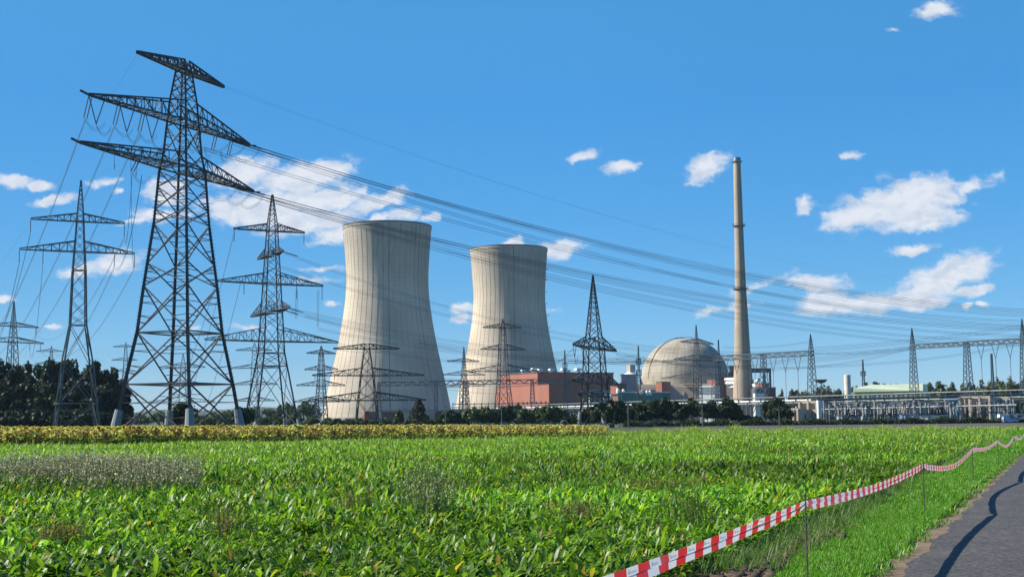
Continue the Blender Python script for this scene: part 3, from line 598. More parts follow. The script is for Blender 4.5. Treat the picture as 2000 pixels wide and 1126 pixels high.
def cooling_tower(label, px, D, seed, duct=None, lamps=False):
    c = Vector((W(px, HZ(px), D).x, D, 0)); root = thing('cooling_tower', label, 'cooling tower', c, 'cooling towers of the power plant'); m = tower_material(seed)
    prof = smooth_profile(hz_profile(), 5, 143, 44); b = MB(); K = 192
    inner = [(r - .55 - .9 * max(0, 1 - z / 60), z) for r, z in prof][::-1]
    b.lathe(prof + [(prof[-1][0] + .35, 143.0), (prof[-1][0] + .35, 144.3), (inner[0][0], 144.3)] + inner, K)
    n0 = len(prof)
    for i in range(48):                                    # raised ribs
        a = 2 * pi * (i) / 48 ; wd_ = .14
        ca, sa = cos(a), sin(a); n = len(b.v)
        for r, z in prof[::2]:
            for (rr, tt) in ((r - .05, -wd_), (r + .10, -wd_ * .6), (r + .10, wd_ * .6), (r - .05, wd_)): b.v.append((rr * ca - tt * sa, rr * sa + tt * ca, z))
        for q in range(len(prof[::2]) - 1):
            for e in range(3): k = n + 4 * q + e; b.f.append((k, k + 1, k + 5, k + 4))
    b.build('shell', m, root, True)
    b = MB(); b.lathe([(prof[-1][0] + .45, 144.32), (prof[-1][0] + .45, 145.4), (prof[-1][0] + .38, 145.4), (prof[-1][0] + .38, 144.32)], 96)
    b.build('rim_railing', M_['darkgrey'], root)
    b = MB()
    for i in range(48):
        a0 = 2 * pi * i / 48
        for s in (-1, 1): a1 = a0 + s * pi / 48; b.tube([(49.5 * cos(a0), 49.5 * sin(a0), 0), (47.3 * cos(a1), 47.3 * sin(a1), 5.2)], .45, 6)
    b.build('support_columns', M_['concrete'], root)
    b = MB(); b.lathe([(47.0, 4.2), (47.9, 4.2), (47.9, 5.6), (47.0, 5.6)], 96); b.build('ring_beam', M_['concrete'], root)
    b = MB(); b.lathe([(51.5, 0), (51.5, 1.9), (50.9, 1.9), (50.9, 0)], 96); b.build('basin_wall', M_['concrete'], root)
    f = hz_profile()
    for (a, z0, z1) in duct or ():
        b = MB(); a = radians(a); pts = [((f(z) + .35) * cos(a), (f(z) + .35) * sin(a), z) for z in np.linspace(z0, z1, 18)]
        for p, q in zip(pts[:-1], pts[1:]): b.bar(p, q, .32)
        b.build('cable_duct', M_['concrete'], root)
    if lamps:
        for i, z in enumerate((128, 119, 108.5, 99, 89, 79)):
            b = MB(); a = radians(-4); r = f(z) + .9; b.box((r * cos(a), r * sin(a), z), (1.8, 1.6, .25), a); 
            for t in (-.7, .7): b.bar((r * cos(a) + .7, r * sin(a) + t, z), (r * cos(a) + .7, r * sin(a) + t, z + 1.2), .15)
            b.bar((r * cos(a) + .7, r * sin(a) - .7, z + 1.2), (r * cos(a) + .7, r * sin(a) + .7, z + 1.2), .15); b.build('service_platform', M_['darkgrey'], root)
    return root
CT1 = cooling_tower('larger nearer ribbed concrete cooling tower, left of the pair', 757, 973, 3, duct=((-92.5, 6, 46),))
CT2 = cooling_tower('smaller looking rear cooling tower, beside the red brown hall', 997, 1110, 9, duct=((-88, 30, 88),), lamps=True)

# ------------------------------------------------------------------ chimney and reactor dome
def chimney():
    D = 846; px = 1453.5; c = Vector((W(px, HZ(px), D).x, D, 0)); root = thing('chimney', 'tall tapering beige concrete chimney with dark ring platforms', 'chimney', c)
    t = [(314, 7.1), (386, 8.1), (441, 8.6), (506, 9.6), (564, 10.9), (618, 13.1), (677, 15.2), (716, 16.8), (755, 19.4), (815, 22)]
    pr = sorted((max(W(1445, y, D).z, 0), h / F * D) for y, h in t); pr[0] = (0, pr[0][1])
    m = mat('chimney concrete', (.41, .33, .235), .85, (.27, .22, .16), .09, stretch=(1, 1, .45), detail=7)
    zs = np.linspace(0, pr[-1][0], 60); b = MB(); Rr = lambda z: float(np.interp(z, [a for a, _ in pr], [q for _, q in pr]))
    P = [(Rr(z), float(z)) for z in zs]; b.lathe(P + [(P[-1][0] - .4, P[-1][1]), (P[-1][0] - .4, P[-1][1] - 6)], 40); b.build('shaft', m, root, True)
    H = P[-1][1]
    b = MB(); b.lathe([(Rr(H), H - 1.5), (Rr(H) + .9, H - .9), (Rr(H) + .9, H - .2), (Rr(H) + .3, H), (Rr(H) + .1, H + 1.9), (Rr(H) - .6, H + 2.2), (.2, H + 2.4)], 32); b.build('cap', mat('chimney cap metal', (.20, .21, .22), .35, metallic=.7), root, True)
    for y in (441, 564):
        z = W(1445, y, D).z; r = Rr(z); b = MB(); b.lathe([(r - .1, z - .6), (r + 1.25, z - .25), (r + 1.25, z + .1), (r - .1, z + .1)], 32)
        for i in range(20): a = 2 * pi * i / 20; b.bar(((r + 1.2) * cos(a), (r + 1.2) * sin(a), z), ((r + 1.2) * cos(a), (r + 1.2) * sin(a), z + 1.1), .12)
        b.lathe([(r + 1.18, z + 1.05), (r + 1.26, z + 1.05), (r + 1.26, z + 1.2), (r + 1.18, z + 1.2), (r + 1.18, z + 1.05)], 32); b.build('ring_platform', M_['darkgrey'], root)
    b = MB(); a = radians(-70); b.bar(((Rr(0) + .3) * cos(a), (Rr(0) + .3) * sin(a), 2), ((Rr(H) + .3) * cos(a), (Rr(H) + .3) * sin(a), H - 2), .5); b.build('ladder', M_['darkgrey'], root)
    return root
chimney()
def dome():
    D = 935; px = 1339.5; c = Vector((W(px, HZ(px), D).x, D, 0)); root = thing('reactor_dome', 'large pale concrete reactor dome beside the chimney', 'reactor building', c)
    s = D / F; a = 87 * s; zc = W(px, 752, D).z; top = W(px, 661, D).z; h = top - zc; P = [(a, 0), (a, zc * .5), (a, zc)]
    for i in range(1, 33): t = pi / 2 * i / 32; P.append((a * max(cos(t), 0) ** (2 / 2.25), zc + h * sin(t) ** (2 / 2.1)))
    m = bpy.data.materials.new('dome concrete'); m.use_nodes = True; N, L, M = new_nodes(m.node_tree)
    o = N('ShaderNodeOutputMaterial'); b = N('ShaderNodeBsdfPrincipled'); L(b.outputs[0], o.inputs[0]); b.inputs['Roughness'].default_value = .9
    tc = N('ShaderNodeTexCoord'); sx = N('ShaderNodeSeparateXYZ'); L(tc.outputs['Object'], sx.inputs[0]); ang = M('ARCTAN2', sx.outputs[1], sx.outputs[0])
    n = N('ShaderNodeTexNoise'); n.inputs['Scale'].default_value = .09; n.inputs['Detail'].default_value = 7; L(tc.outputs['Object'], n.inputs['Vector'])
    cy = N('ShaderNodeCombineXYZ'); L(M('MULTIPLY', ang, 14), cy.inputs[0]); L(M('MULTIPLY', sx.outputs[2], .05), cy.inputs[1])
    n2 = N('ShaderNodeTexNoise'); n2.inputs['Scale'].default_value = 1; n2.inputs['Detail'].default_value = 5; L(cy.outputs[0], n2.inputs['Vector'])
    r = N('ShaderNodeValToRGB'); ramp(r, [(.36, (.25, .22, .165)), (.64, (.42, .38, .295))]); L(M('MULTIPLY_ADD', n.outputs[0], .5, M('MULTIPLY', n2.outputs[0], .5)), r.inputs[0])
    l1 = M('LESS_THAN', M('FRACT', M('MULTIPLY', ang, 56 / (2 * pi))), .12); l2 = M('LESS_THAN', M('FRACT', M('MULTIPLY', sx.outputs[2], .36)), .12)
    tot = M('MULTIPLY', M('MAXIMUM', l1, l2), .42); mx = N('ShaderNodeMix', data_type='RGBA'); L(tot, mx.inputs[0]); L(r.outputs[0], mx.inputs[6]); mx.inputs[7].default_value = (.17, .165, .15, 1); L(mx.outputs[2], b.inputs['Base Color'])
    q = MB(); q.lathe(P, 96); q.build('dome_shell', m, root, True)
    q = MB()
    for i in range(24): t = 2 * pi * i / 24; q.bar((6 * cos(t), 6 * sin(t), top - 1.2), (6 * cos(t), 6 * sin(t), top + .8), .14)
    q.lathe([(6, top + .75), (6.1, top + .75), (6.1, top + .9), (6, top + .9), (6, top + .75)], 24); q.build('roof_railing', M_['darkgrey'], root)
    q = MB(); pts = [(-r_ * .995 * cos(.5) , -r_ * .995 * sin(.5), z + .6) for r_, z in P[4:]]
    for u_, v_ in zip(pts[:-1], pts[1:]): q.bar(u_, v_, .45)
    q.build('dome_ladder', M_['darkgrey'], root); return root
dome()

# ------------------------------------------------------------------ plant buildings
UA = radians(31); UR = Vector((cos(UA), sin(UA), 0)); UL = Vector((-sin(UA), cos(UA), 0))
def cornerbox(pxL, pxC, pxR, ytop, ybot, D):
    """box with its near vertical edge at column pxC; returns (corner, length right, length left, z0, z1)"""
    C = W(pxC, HZ(pxC), D); C.z = 0
    def t(px, d): q = ray(px, (ytop + ybot) / 2 if ybot else ytop).x; return (q * C.y - C.x) / (d.x - q * d.y)
    return C, t(pxR, UR), t(pxL, UL), (W(pxC, ybot, D).z if ybot else 0), W(pxC, ytop, D).z
def cbox(mb, cb):
    C, lr, ll, z0, z1 = cb; p = [C, C + UR * lr, C + UR * lr + UL * ll, C + UL * ll]; mb.prism([(v.x, v.y) for v in p], z0, z1); return mb
def pxbox(mb, x0, x1, ytop, D, depth=12, ybot=None, zoff=0):
    a, b = W(x0, HZ(x0), D), W(x1, HZ(x1), D); z1 = W((x0 + x1) / 2, ytop, D).z; z0 = W((x0 + x1) / 2, ybot, D).z if ybot else 0
    mb.box(((a.x + b.x) / 2, D + depth / 2, (z0 + z1) / 2), (b.x - a.x, depth, z1 - z0)); return mb
def roofed(mb, cb, o=.4, h=.5):
    C, lr, ll, z0, z1 = cb; p = [C - UR * o - UL * o, C + UR * (lr + o) - UL * o, C + UR * (lr + o) + UL * (ll + o), C - UR * o + UL * (ll + o)]; mb.prism([(v.x, v.y) for v in p], z1 + .003, z1 + h); return mb
m_hall = mat('turbine hall cladding', (.32, .115, .07), .75, (.26, .09, .055), .12, stretch=(1, 1, .2), detail=6)
hall = cornerbox(975, 1051, 1198, 727, None, 845); root = thing('turbine_hall', 'large red brown turbine hall in front of the rear cooling tower', 'building', hall[0])
part('wall', cbox(MB(), hall), m_hall, root); part('roof', roofed(MB(), hall), M_['darkgrey'], root)
low = cornerbox(968, 1073, 1192, 750, None, 822); part('lower_wall', cbox(MB(), low), m_hall, root); part('lower_roof', roofed(MB(), low, .2, .3), M_['darkred'], root)
C, lr, ll, z0, z1 = low
for i in range(7):                                         # small wall vents on the sunlit side
    p = C + UL * (4 + i * 5.4); b = MB(); b.box((p.x - .2 * cos(UA), p.y - .2 * sin(UA), 13), (.5, 1.3, 1.8), UA); part('wall_vent', b, M_['darkred'], root)
for i in range(2):
    p = C + UR * (14 + i * 16) - UL * .15; b = MB(); b.box((p.x, p.y, 12), (3, .4, 4), UA); part('louvre', b, M_['darkgrey'], root)
for i, px in enumerate((1022, 1043, 1055, 1077, 1101, 1110, 1129)):
    C, lr, ll, z0, z1 = hall; q = ray(px, 727).x; Cc = C + UL * 8; tt = (q * Cc.y - Cc.x) / (UR.x - q * UR.y); p = Cc + UR * tt
    if px < 1049: q2 = C + UR * 5; tt = (q * q2.y - q2.x) / (UL.x - q * UL.y); p = q2 + UL * tt
    s = (1.0, 1.25, 1.0, 1.1, 1.2, .8, 1.3)[i]; r = thing('roof_ventilator', 'white hooded ventilator on the roof edge of the red brown hall', 'ventilator', (p.x, p.y, z1 + .45), 'roof ventilators on the red brown hall')
    b = MB(); b.box((0, 0, .6 * s), (2.0 * s, 2.0 * s, 1.2 * s), UA, .8); b.build('ventilator_base', M_['white'], r)
    b = MB(); b.box((0, 0, 1.75 * s), (3.4 * s, 2.6 * s, 1.1 * s), UA, .86); b.build('ventilator_hood', M_['white'], r)
def simple(name, label, cb, mw, mr=None, cat='building', doors=0, wins=0):
    r = thing(name, label, cat, cb[0]); part('wall', cbox(MB(), cb), mw, r); part('roof', roofed(MB(), cb, .2, .45), mr or M_['darkgrey'], r); C, lr, ll, z0, z1 = cb
    for i in range(wins):
        p = C + UR * (lr * (i + .5) / wins) - UL * .06; b = MB(); b.box((p.x, p.y, z0 + (z1 - z0) * .62), (lr / wins * .5, .15, (z1 - z0) * .2), UA); part('window', b, M_['darkgrey'], r)
    for i in range(doors):
        p = C + UR * (lr * (i + .3)) - UL * .06; b = MB(); b.box((p.x, p.y, z0 + 1.6), (2.4, .16, 3.2), UA); part('door', b, M_['grey'], r)
    return r
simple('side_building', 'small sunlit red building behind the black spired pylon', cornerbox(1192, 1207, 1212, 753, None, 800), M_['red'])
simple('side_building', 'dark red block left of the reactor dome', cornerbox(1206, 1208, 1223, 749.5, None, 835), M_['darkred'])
r = simple('auxiliary_building', 'grey cube shaped building with a tank on its roof, left of the dome', cornerbox(1211, 1215, 1244, 731.5, None, 880), M_['grey'])
zz = W(1230, 731, 880).z; X = W(1234, 731, 884).x
b = MB(); b.lathe([(5.2, 0), (4.6, .8), (2.6, 1.6), (2.2, 2.2)], 24, closed_top=True); o = b.build('roof_plinth', M_['white'], r, True); o.location = Vector((X, 890, zz + .1)) - r.location
tk = thing('roof_tank', 'beige square tank standing on the grey cube shaped building', 'tank', (X, 890, zz + 2.1)); b = MB(); b.box((0, 0, 2.4), (4.2, 4.2, 4.8), UA); b.build('tank_body', M_['beige'], tk); b = MB(); b.box((0, 0, -.1), (3, 3, .3), UA); b.build('tank_base', M_['darkgrey'], tk)
# stepped beige base around the dome
an = thing('reactor_annex', 'long beige concrete annex around the foot of the dome', 'building', W(1330, HZ(1330), 890) * 1); an.location.z = 0
b = MB(); pxbox(b, 1228, 1437, 755, 890, 60); pxbox(b, 1234, 1416, 749, 899, 50); pxbox(b, 1226, 1300, 767, 884, 8); part('wall', b, M_['beige'], an)
b = MB(); pxbox(b, 1338, 1372, 750.5, 888.5, 6, 752.5); pxbox(b, 1372, 1388, 752.8, 888.5, 6, 755); pxbox(b, 1246, 1281, 761, 888, 3, 762.2); part('roof_edge', b, M_['darkred'], an)
for px in (1320, 1336): b = MB(); pxbox(b, px, px + 1.6, 764, 889.6, 1); part('door', b, M_['white'], an)
b = MB(); pa, pb = W(1309, 752, 880), W(1333, 773, 880); n = len(b.v)
x0, x1, xm = W(1308, HZ(1308), 880).x, W(1334, HZ(1334), 880).x, W(1314, HZ(1314), 880).x
b.v += [(x0, 880, 0), (x1, 880, 0), (x1, 880, pb.z), (xm, 880, pa.z), (x0, 880, pa.z)]; b.v += [(x, 890.5, z) for x, y, z in b.v[n:n + 5]]; b.f += [(4, 3, 2, 1, 0)[::-1], (5, 6, 7, 8, 9)] + [(i, (i + 1) % 5, 5 + (i + 1) % 5, 5 + i) for i in range(5)]
sl = shift(b, (x0, 880, 0)).build('cast_shadow_block', M_['grey'], None, False, (x0, 880, 0)); tag(sl, 'grey wing with a sloping edge right of the red box under the dome', 'building')  # grey solid added where only the red box's shadow falls on the annex
simple('stair_tower', 'upright red box building in front of the dome foot', cornerbox(1281, 1294, 1309.5, 746, None, 860), M_['red'])
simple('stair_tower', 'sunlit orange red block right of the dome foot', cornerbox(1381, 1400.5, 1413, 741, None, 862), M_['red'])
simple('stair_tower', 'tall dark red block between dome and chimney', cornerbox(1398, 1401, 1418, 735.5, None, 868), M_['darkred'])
gb = thing('glazed_building', 'pale building with grey window bands in front of the dome', 'building', (W(1381, HZ(1381), 850).x, 850, 0))
b = MB(); pxbox(b, 1365, 1398, 752, 850, 10); part('wall', b, M_['white'], gb)
for i in range(6):
    for j in range(3): b = MB(); pxbox(b, 1366.5 + i * 5.2, 1370.4 + i * 5.2, 755.5 + j * 5, 849.8, .3, 759 + j * 5); part('window', b, M_['grey'], gb)
for i, (y, x) in enumerate(((741, 1417), (748, 1418.5), (754.8, 1425))):
    D = 840; b = MB(); a, c = W(x, y, D + 18), W(1441, y - .5, D + 10); b.tube([a, c], 1.25 if i < 2 else 1.0, 12); solo('exhaust_duct', b, M_['white'], ('upper', 'middle', 'lowest')[i] + ' white duct entering the left side of the chimney', 'duct', tuple(a), smooth=True)
b = MB(); P = [W(1466, 745, 846), W(1478, 744.5, 838), W(1482, 741, 836)]; b.tube(P, 1.2, 10); solo('exhaust_duct', b, M_['white'], 'upper white duct leaving the right side of the chimney', 'duct', tuple(P[0]), smooth=True)
b = MB(); P = [W(1466, 751.5, 846), W(1474, 752, 838), W(1478, 757, 836), W(1478.5, 768, 836)]; b.tube(P, 1.3, 10); solo('exhaust_duct', b, M_['white'], 'white duct bending down at the right side of the chimney', 'duct', tuple(P[0]), smooth=True)
simple('arched_building', 'red building with a dark arch right of the chimney', cornerbox(1476, 1490, 1502, 748.5, None, 825), M_['red'])
b = MB(); q = W(1484, HZ(1484), 822); b.lathe([(3.6, 0), (3.6, W(1484, 759, 822).z), (2.4, W(1484, 755.5, 822).z), (.2, W(1484, 753.8, 822).z)], 20, (0, 0)); o = b.build('dark_tank', M_['darkgrey'], None, True, (W(1481, HZ(1481), 818).x, 818, 0)); tag(o, 'dark round tank in front of the red arched building', 'tank')
simple('side_building', 'low dark red shed right of the arched red building', cornerbox(1494, 1497, 1515, 757, None, 800), M_['darkred'])
# dark steel portal crane
pc = thing('portal_crane', 'dark steel portal crane frame right of the chimney', 'crane', (W(1488, HZ(1488), 870).x, 870, 0))
b = MB(); pxbox(b, 1463, 1509, 718.5, 870, 3, 727); part('crane_girder', b, M_['darkgrey'], pc)
b = MB(); pxbox(b, 1505.5, 1508.7, 727.02, 870.4, 2.2); part('leg', b, M_['darkgrey'], pc); b = MB(); pxbox(b, 1466, 1469, 727.02, 870.4, 2.2); part('leg', b, M_['darkgrey'], pc)
b = MB(); pxbox(b, 1493, 1498, 728, 868.5, 2, 748); part('hoist', b, M_['steel_blue'], pc)
b = MB(); P = [W(1429, 714, 905), W(1429, 726, 905)]; b.tube(P, 2.4, 8, rs=[2.9, 1.6]); pxbox(b, 1424, 1450, 726, 906, 8); solo('stair_tower', b, M_['darkgrey'], 'dark stair tower with a small funnel top between dome and chimney', 'building', (W(1436, HZ(1436), 905).x, 905, 0))
simple('green_shed', 'long dark green flat roofed shed below the dome', cornerbox(1205, 1208, 1309, 766, None, 742), M_['green'], M_['white'], wins=9)
b = MB(); pxbox(b, 1191, 1216, 769.3, 700, 8, 772.2); 
gs = thing('green_canopy', 'bright green canopy roof left of the dark green shed', 'canopy', (W(1203, HZ(1203), 700).x, 700, 0)); part('canopy_roof', b, M_['brightgreen'], gs)
for px in (1192, 1203, 1214): b = MB(); pxbox(b, px, px + .8, 772.2, 700.5, .3); part('post', b, M_['white'], gs)
b = MB(); pxbox(b, 1138, 1146, 772, 640, 6, 776); gs = thing('green_canopy', 'small green canopy left of the black spired pylon', 'canopy', (W(1142, HZ(1142), 640).x, 640, 0)); part('canopy_roof', b, M_['brightgreen'], gs)
for px in (1138.3, 1145): b = MB(); pxbox(b, px, px + .7, 776, 641, .3); part('post', b, M_['white'], gs)
simple('service_building', 'pale grey green building behind the legs of the black spired pylon', cornerbox(1148, 1152, 1192, 760, None, 690), mat('grey green cladding', (.24, .29, .25), .7), doors=1, wins=4)
for i, (px, y) in enumerate(((1181, 773), (1186.5, 773), (1192, 773), (1210, 759), (1221, 760.5), (1257, 761.5), (1268, 763), (1274, 763))):
    D = 690 if i < 3 else 735; b = MB(); p = W(px, y, D); rr = 1.3 if i < 3 else .95; b.lathe([(rr * .8, 0), (rr, .4), (rr, 2.0), (rr * .6, 2.7), (.1, 2.9)], 14); zb = 0
    o = b.build('storage_vessel', M_['white'], None, True, (p.x, D if i < 3 else D + 12, p.z - 2.2)); tag(o, 'small white round vessel among the sheds below the dome', 'vessel', 'small white vessels below the dome')

# building and apron at the foot of the front tower
ap = thing('pump_house', 'low dark red building at the shaded foot of the front cooling tower', 'building', (W(770, HZ(770), 900).x, 900, 0))
b = MB(); pxbox(b, 745, 800, 803, 900, 14); part('wall', b, M_['darkred'], ap); b = MB(); pxbox(b, 738, 885, 799.5, 898, 18, 803); part('roof', b, M_['concrete'], ap)
b = MB(); pxbox(b, 838, 850, 806, 902, 12); part('pier', b, M_['beige'], ap); b = MB(); pxbox(b, 786, 800, 803.2, 899.2, 2); part('pier', b, M_['beige'], ap); b = MB(); pxbox(b, 852, 886, 803.1, 905, 10); part('rear_wall', b, M_['darkred'], ap)
simple('plant_shed', 'low red shed with a pale roof at the sunlit foot of the front cooling tower', cornerbox(668, 674, 692, 818, None, 850), M_['red'], M_['concrete'])
simple('plant_shed', 'low reddish shed behind the legs of the flat topped pylon', cornerbox(708, 712, 734, 804, None, 870), M_['red'], M_['concrete'])
simple('far_white_building', 'white flat building in the distance between the pylon legs at the left', cornerbox(501, 504, 529, 818.5, None, 640), M_['white'], doors=1, wins=5)
cb = thing('tower_inlet', 'pale vertical stack in front of the shaded tower wall', 'stack', (W(792, HZ(792), 918).x, 918, 0)); b = MB(); pxbox(b, 787, 796, 778, 918, 4, 804); part('stack_body', b, M_['grey'], cb); b = MB(); pxbox(b, 786, 797, 776.8, 917.5, 5, 778); part('stack_head', b, M_['concrete'], cb)

# ------------------------------------------------------------------ pipe rack running across the front of the plant
def rack():
    A, B = W(880, 789, 640), W(2080, 750, 350); A.z = B.z = 8.6; r = thing('pipe_rack', 'long raised rack of white and dark pipes across the front of the plant', 'pipe bridge', (A.x, A.y, 0)); o = Vector((A.x, A.y, 0)); u = (B - A).normalized(); v = Vector((-u.y, u.x, 0)); Ln = (B - A).length; A0 = A - o
    for (dz, dv, rad, mt, f0, f1) in ((0, 0, .22, 'steel', 0, 1), (-1.15, .5, .28, 'white', .10, .72), (-1.9, -.7, .20, 'concrete', .16, 1), (-1.2, 1.5, .3, 'steel_blue', .62, 1), (-2.6, .4, .16, 'darkgrey', 0, 1)):
        b = MB(); b.tube([A0 + u * Ln * f0 + v * dv + Vector((0, 0, dz)), A0 + u * Ln * f1 + v * dv + Vector((0, 0, dz))], rad, 8); b.build('pipe', M_[mt], r, True)
    n = 60
    for i in range(n + 1):
        p = A0 + u * Ln * i / n; b = MB(); b.bar((p.x, p.y, 0), (p.x, p.y, 8.5), .26, caps=True); b.bar(p + v * 1.7 - Vector((0, 0, 1.7)), p - v * 1.3 - Vector((0, 0, 1.7)), .2); b.build('rack_post', M_['steel_blue'], r)
rack()
b = MB(); pxbox(b, 1476, 1494.5, 767.5, 455, 4); solo('pipe_cabin', b, M_['white'], 'small white cabin beside the rack right of the chimney foot', 'cabin', (W(1485, HZ(1485), 455).x, 455, 0))
pw = thing('panel_wall', 'beige panelled wall below the chimney, between two dark bushes', 'wall', (W(1470, HZ(1470), 520).x, 520, 0))
b = MB(); pxbox(b, 1425, 1540, 783, 520, 1.2); part('wall', b, M_['beige'], pw)
for i in range(14): b = MB(); pxbox(b, 1425 + i * 8.4, 1426 + i * 8.4, 782, 519.5, .5); part('pilaster', b, M_['concrete'], pw)
b = MB(); pxbox(b, 884, 1130, 797, 600, 1.0); solo('boundary_wall', b, M_['concrete'], 'long pale boundary wall behind the green bushes in front of the rear tower', 'wall', (W(1000, HZ(1000), 600).x, 600, 0))
fy = thing('plant_fence', 'thin post and rail fence in front of the rear cooling tower foot', 'fence', (W(1000, HZ(1000), 590).x, 590, 0))
b = MB(); pxbox(b, 884, 1130, 786.5, 590, .4, 788); part('rail', b, M_['steel'], fy)
for i in range(18): b = MB(); pxbox(b, 884 + i * 14, 885.3 + i * 14, 786, 589.4, .5); part('post', b, M_['steel'], fy)

# ------------------------------------------------------------------ substation at the right
sh = thing('storage_hall', 'long pale green hall behind the substation', 'building', (W(1735, HZ(1735), 620).x, 620, 0))
b = MB(); a_, c_ = W(1658, HZ(1658), 620), W(1806, HZ(1806), 620); zt, ze = W(1735, 750, 620).z, W(1735, 764, 620).z
b.box(((a_.x + c_.x) / 2, 632, ze / 2), (c_.x - a_.x, 24, ze)); part('wall', b, M_['palegreen'], sh)
b = MB(); n = 0; xr0, xr1, d0 = W(1668, 760, 620).x, W(1800, 760, 620).x, 619.4; b.v = [(xr0, d0, ze + .01), (xr1, d0, ze + .01), (xr1, d0 + 1, zt), (xr0 + 8, d0 + 1, zt), (xr0, d0, ze + (zt - ze) * .55), (xr0, 645, ze + .01), (xr1, 645, ze + .01), (xr1, 645, zt), (xr0 + 8, 645, zt), (xr0, 645, ze + (zt - ze) * .55)]
b.f = [(0, 1, 2, 3, 4), (9, 8, 7, 6, 5), (0, 5, 6, 1), (1, 6, 7, 2), (2, 7, 8, 3), (3, 8, 9, 4), (4, 9, 5, 0)]; part('roof', b, mat('pale green roof', (.62, .70, .50), .6, (.54, .62, .44), .1), sh)
for i in range(16): b = MB(); pxbox(b, 1662 + i * 9, 1664 + i * 9, 768, 619.7, .4, 786); part('pilaster', b, M_['beige'], sh)
for px in (1727, 1738): b = MB(); pxbox(b, px, px + 4, 749, 628, 2, 751); part('roof_vent', b, M_['darkgrey'], sh)
b = MB(); D = 560; z = W(1657, 731.5, D).z; rr = 6.4 / F * D; b.lathe([(rr, 0), (rr, z - .3), (rr * .96, z), (rr * .2, z + .25), (.05, z + .3)], 28); o = b.build('silo', mat('silo paint', (.64, .59, .51), .7, (.46, .42, .36), .3), None, True, (W(1657.5, HZ(1657), D).x, D, 0)); tag(o, 'plain cream cylindrical silo left of the pale green hall', 'silo')
def firewall(x0, x1, ytop, D, label, bays):
    r = thing('transformer_bay', label, 'transformer bay', (W((x0 + x1) / 2, HZ(x0), D).x, D, 0)); w = (x1 - x0) / bays
    for i in range(bays + 1): b = MB(); pxbox(b, x0 + i * w - 2.0, x0 + i * w + 2.0, ytop, D, 8); part('fire_wall', b, M_['beige'], r)
    b = MB(); pxbox(b, x0, x1, ytop + .6, D + 8.05, 1.0, ytop + 22); part('rear_wall', b, M_['beige'], r)
    b = MB(); pxbox(b, x0, x1, ytop - 2, D + .5, 1.0, ytop + 3); part('lintel', b, M_['beige'], r)
    for i in range(bays):
        c = x0 + (i + .5) * w; b = MB(); pxbox(b, c - w * .28, c + w * .28, ytop + 22, D + 2, 4); part('transformer_tank', b, M_['bluewhite'] if i % 2 else M_['grey'], r)
        b = MB(); 
        for k in range(5): pxbox(b, c - w * .25 + k * w * .11, c - w * .25 + k * w * .11 + .9, ytop + 25, D + 1.2, .7)
        part('radiator', b, M_['darkgrey'], r)
        for k in (-1, 0, 1):
            b = MB(); p = W(c + k * w * .17, ytop + 22, D + 4); b.tube([p, p + Vector((0, 0, 1.8))], .16, 6, rs=[.2, .09]); part('bushing', b, M_['insul'], r)
firewall(1540, 1558, 799, 352, 'low beige transformer bay at the left end of the substation', 2)
firewall(1560, 1596, 784, 362, 'beige transformer bay with blue grey tank beside the white post', 2)
firewall(1875, 1933, 775, 350, 'large sunlit beige transformer bay near the right edge', 3)
b = MB(); pxbox(b, 1599, 1605.5, 781, 345, 2.0); wp = solo('white_post', b, M_['white'], 'thick white square post in the left part of the substation', 'post', (W(1602, HZ(1602), 345).x, 345, 0))
lb = thing('lightning_floodlight', 'floodlight mast with a wide dark ring head, left of the silo', 'floodlight mast', (W(1606, HZ(1606), 600).x, 600, 0)); zt = W(1606, 745, 600).z
b = MB(); b.tube([(0, 0, 0), (0, 0, zt)], .3, 8, rs=[.4, .18]); b.build('mast_pole', M_['steel'], lb); b = MB(); b.lathe([(.3, zt - .8), (2.0, zt - .2), (2.9, zt + 1.0), (2.7, zt + 1.0), (1.8, zt), (.3, zt - .3)], 18); b.build('lamp_ring', M_['darkgrey'], lb)
bl = thing('blue_switch_stand', 'bright blue steel stand with a flat top left of the big beige bay', 'switch stand', (W(1856, HZ(1856), 346).x, 346, 0))
b = MB(); pxbox(b, 1844, 1872, 777.5, 346, 3, 780); part('top_plate', b, M_['bluewhite'], bl); b = MB(); pxbox(b, 1852, 1868, 780.05, 346.5, 2, 786); part('support_box', b, M_['blue'], bl)
b = MB(); pxbox(b, 1851, 1854.5, 786.05, 346.6, .6); part('leg', b, M_['blue'], bl); b = MB(); pxbox(b, 1864, 1866.5, 786.05, 346.6, .6); part('leg', b, M_['blue'], bl)
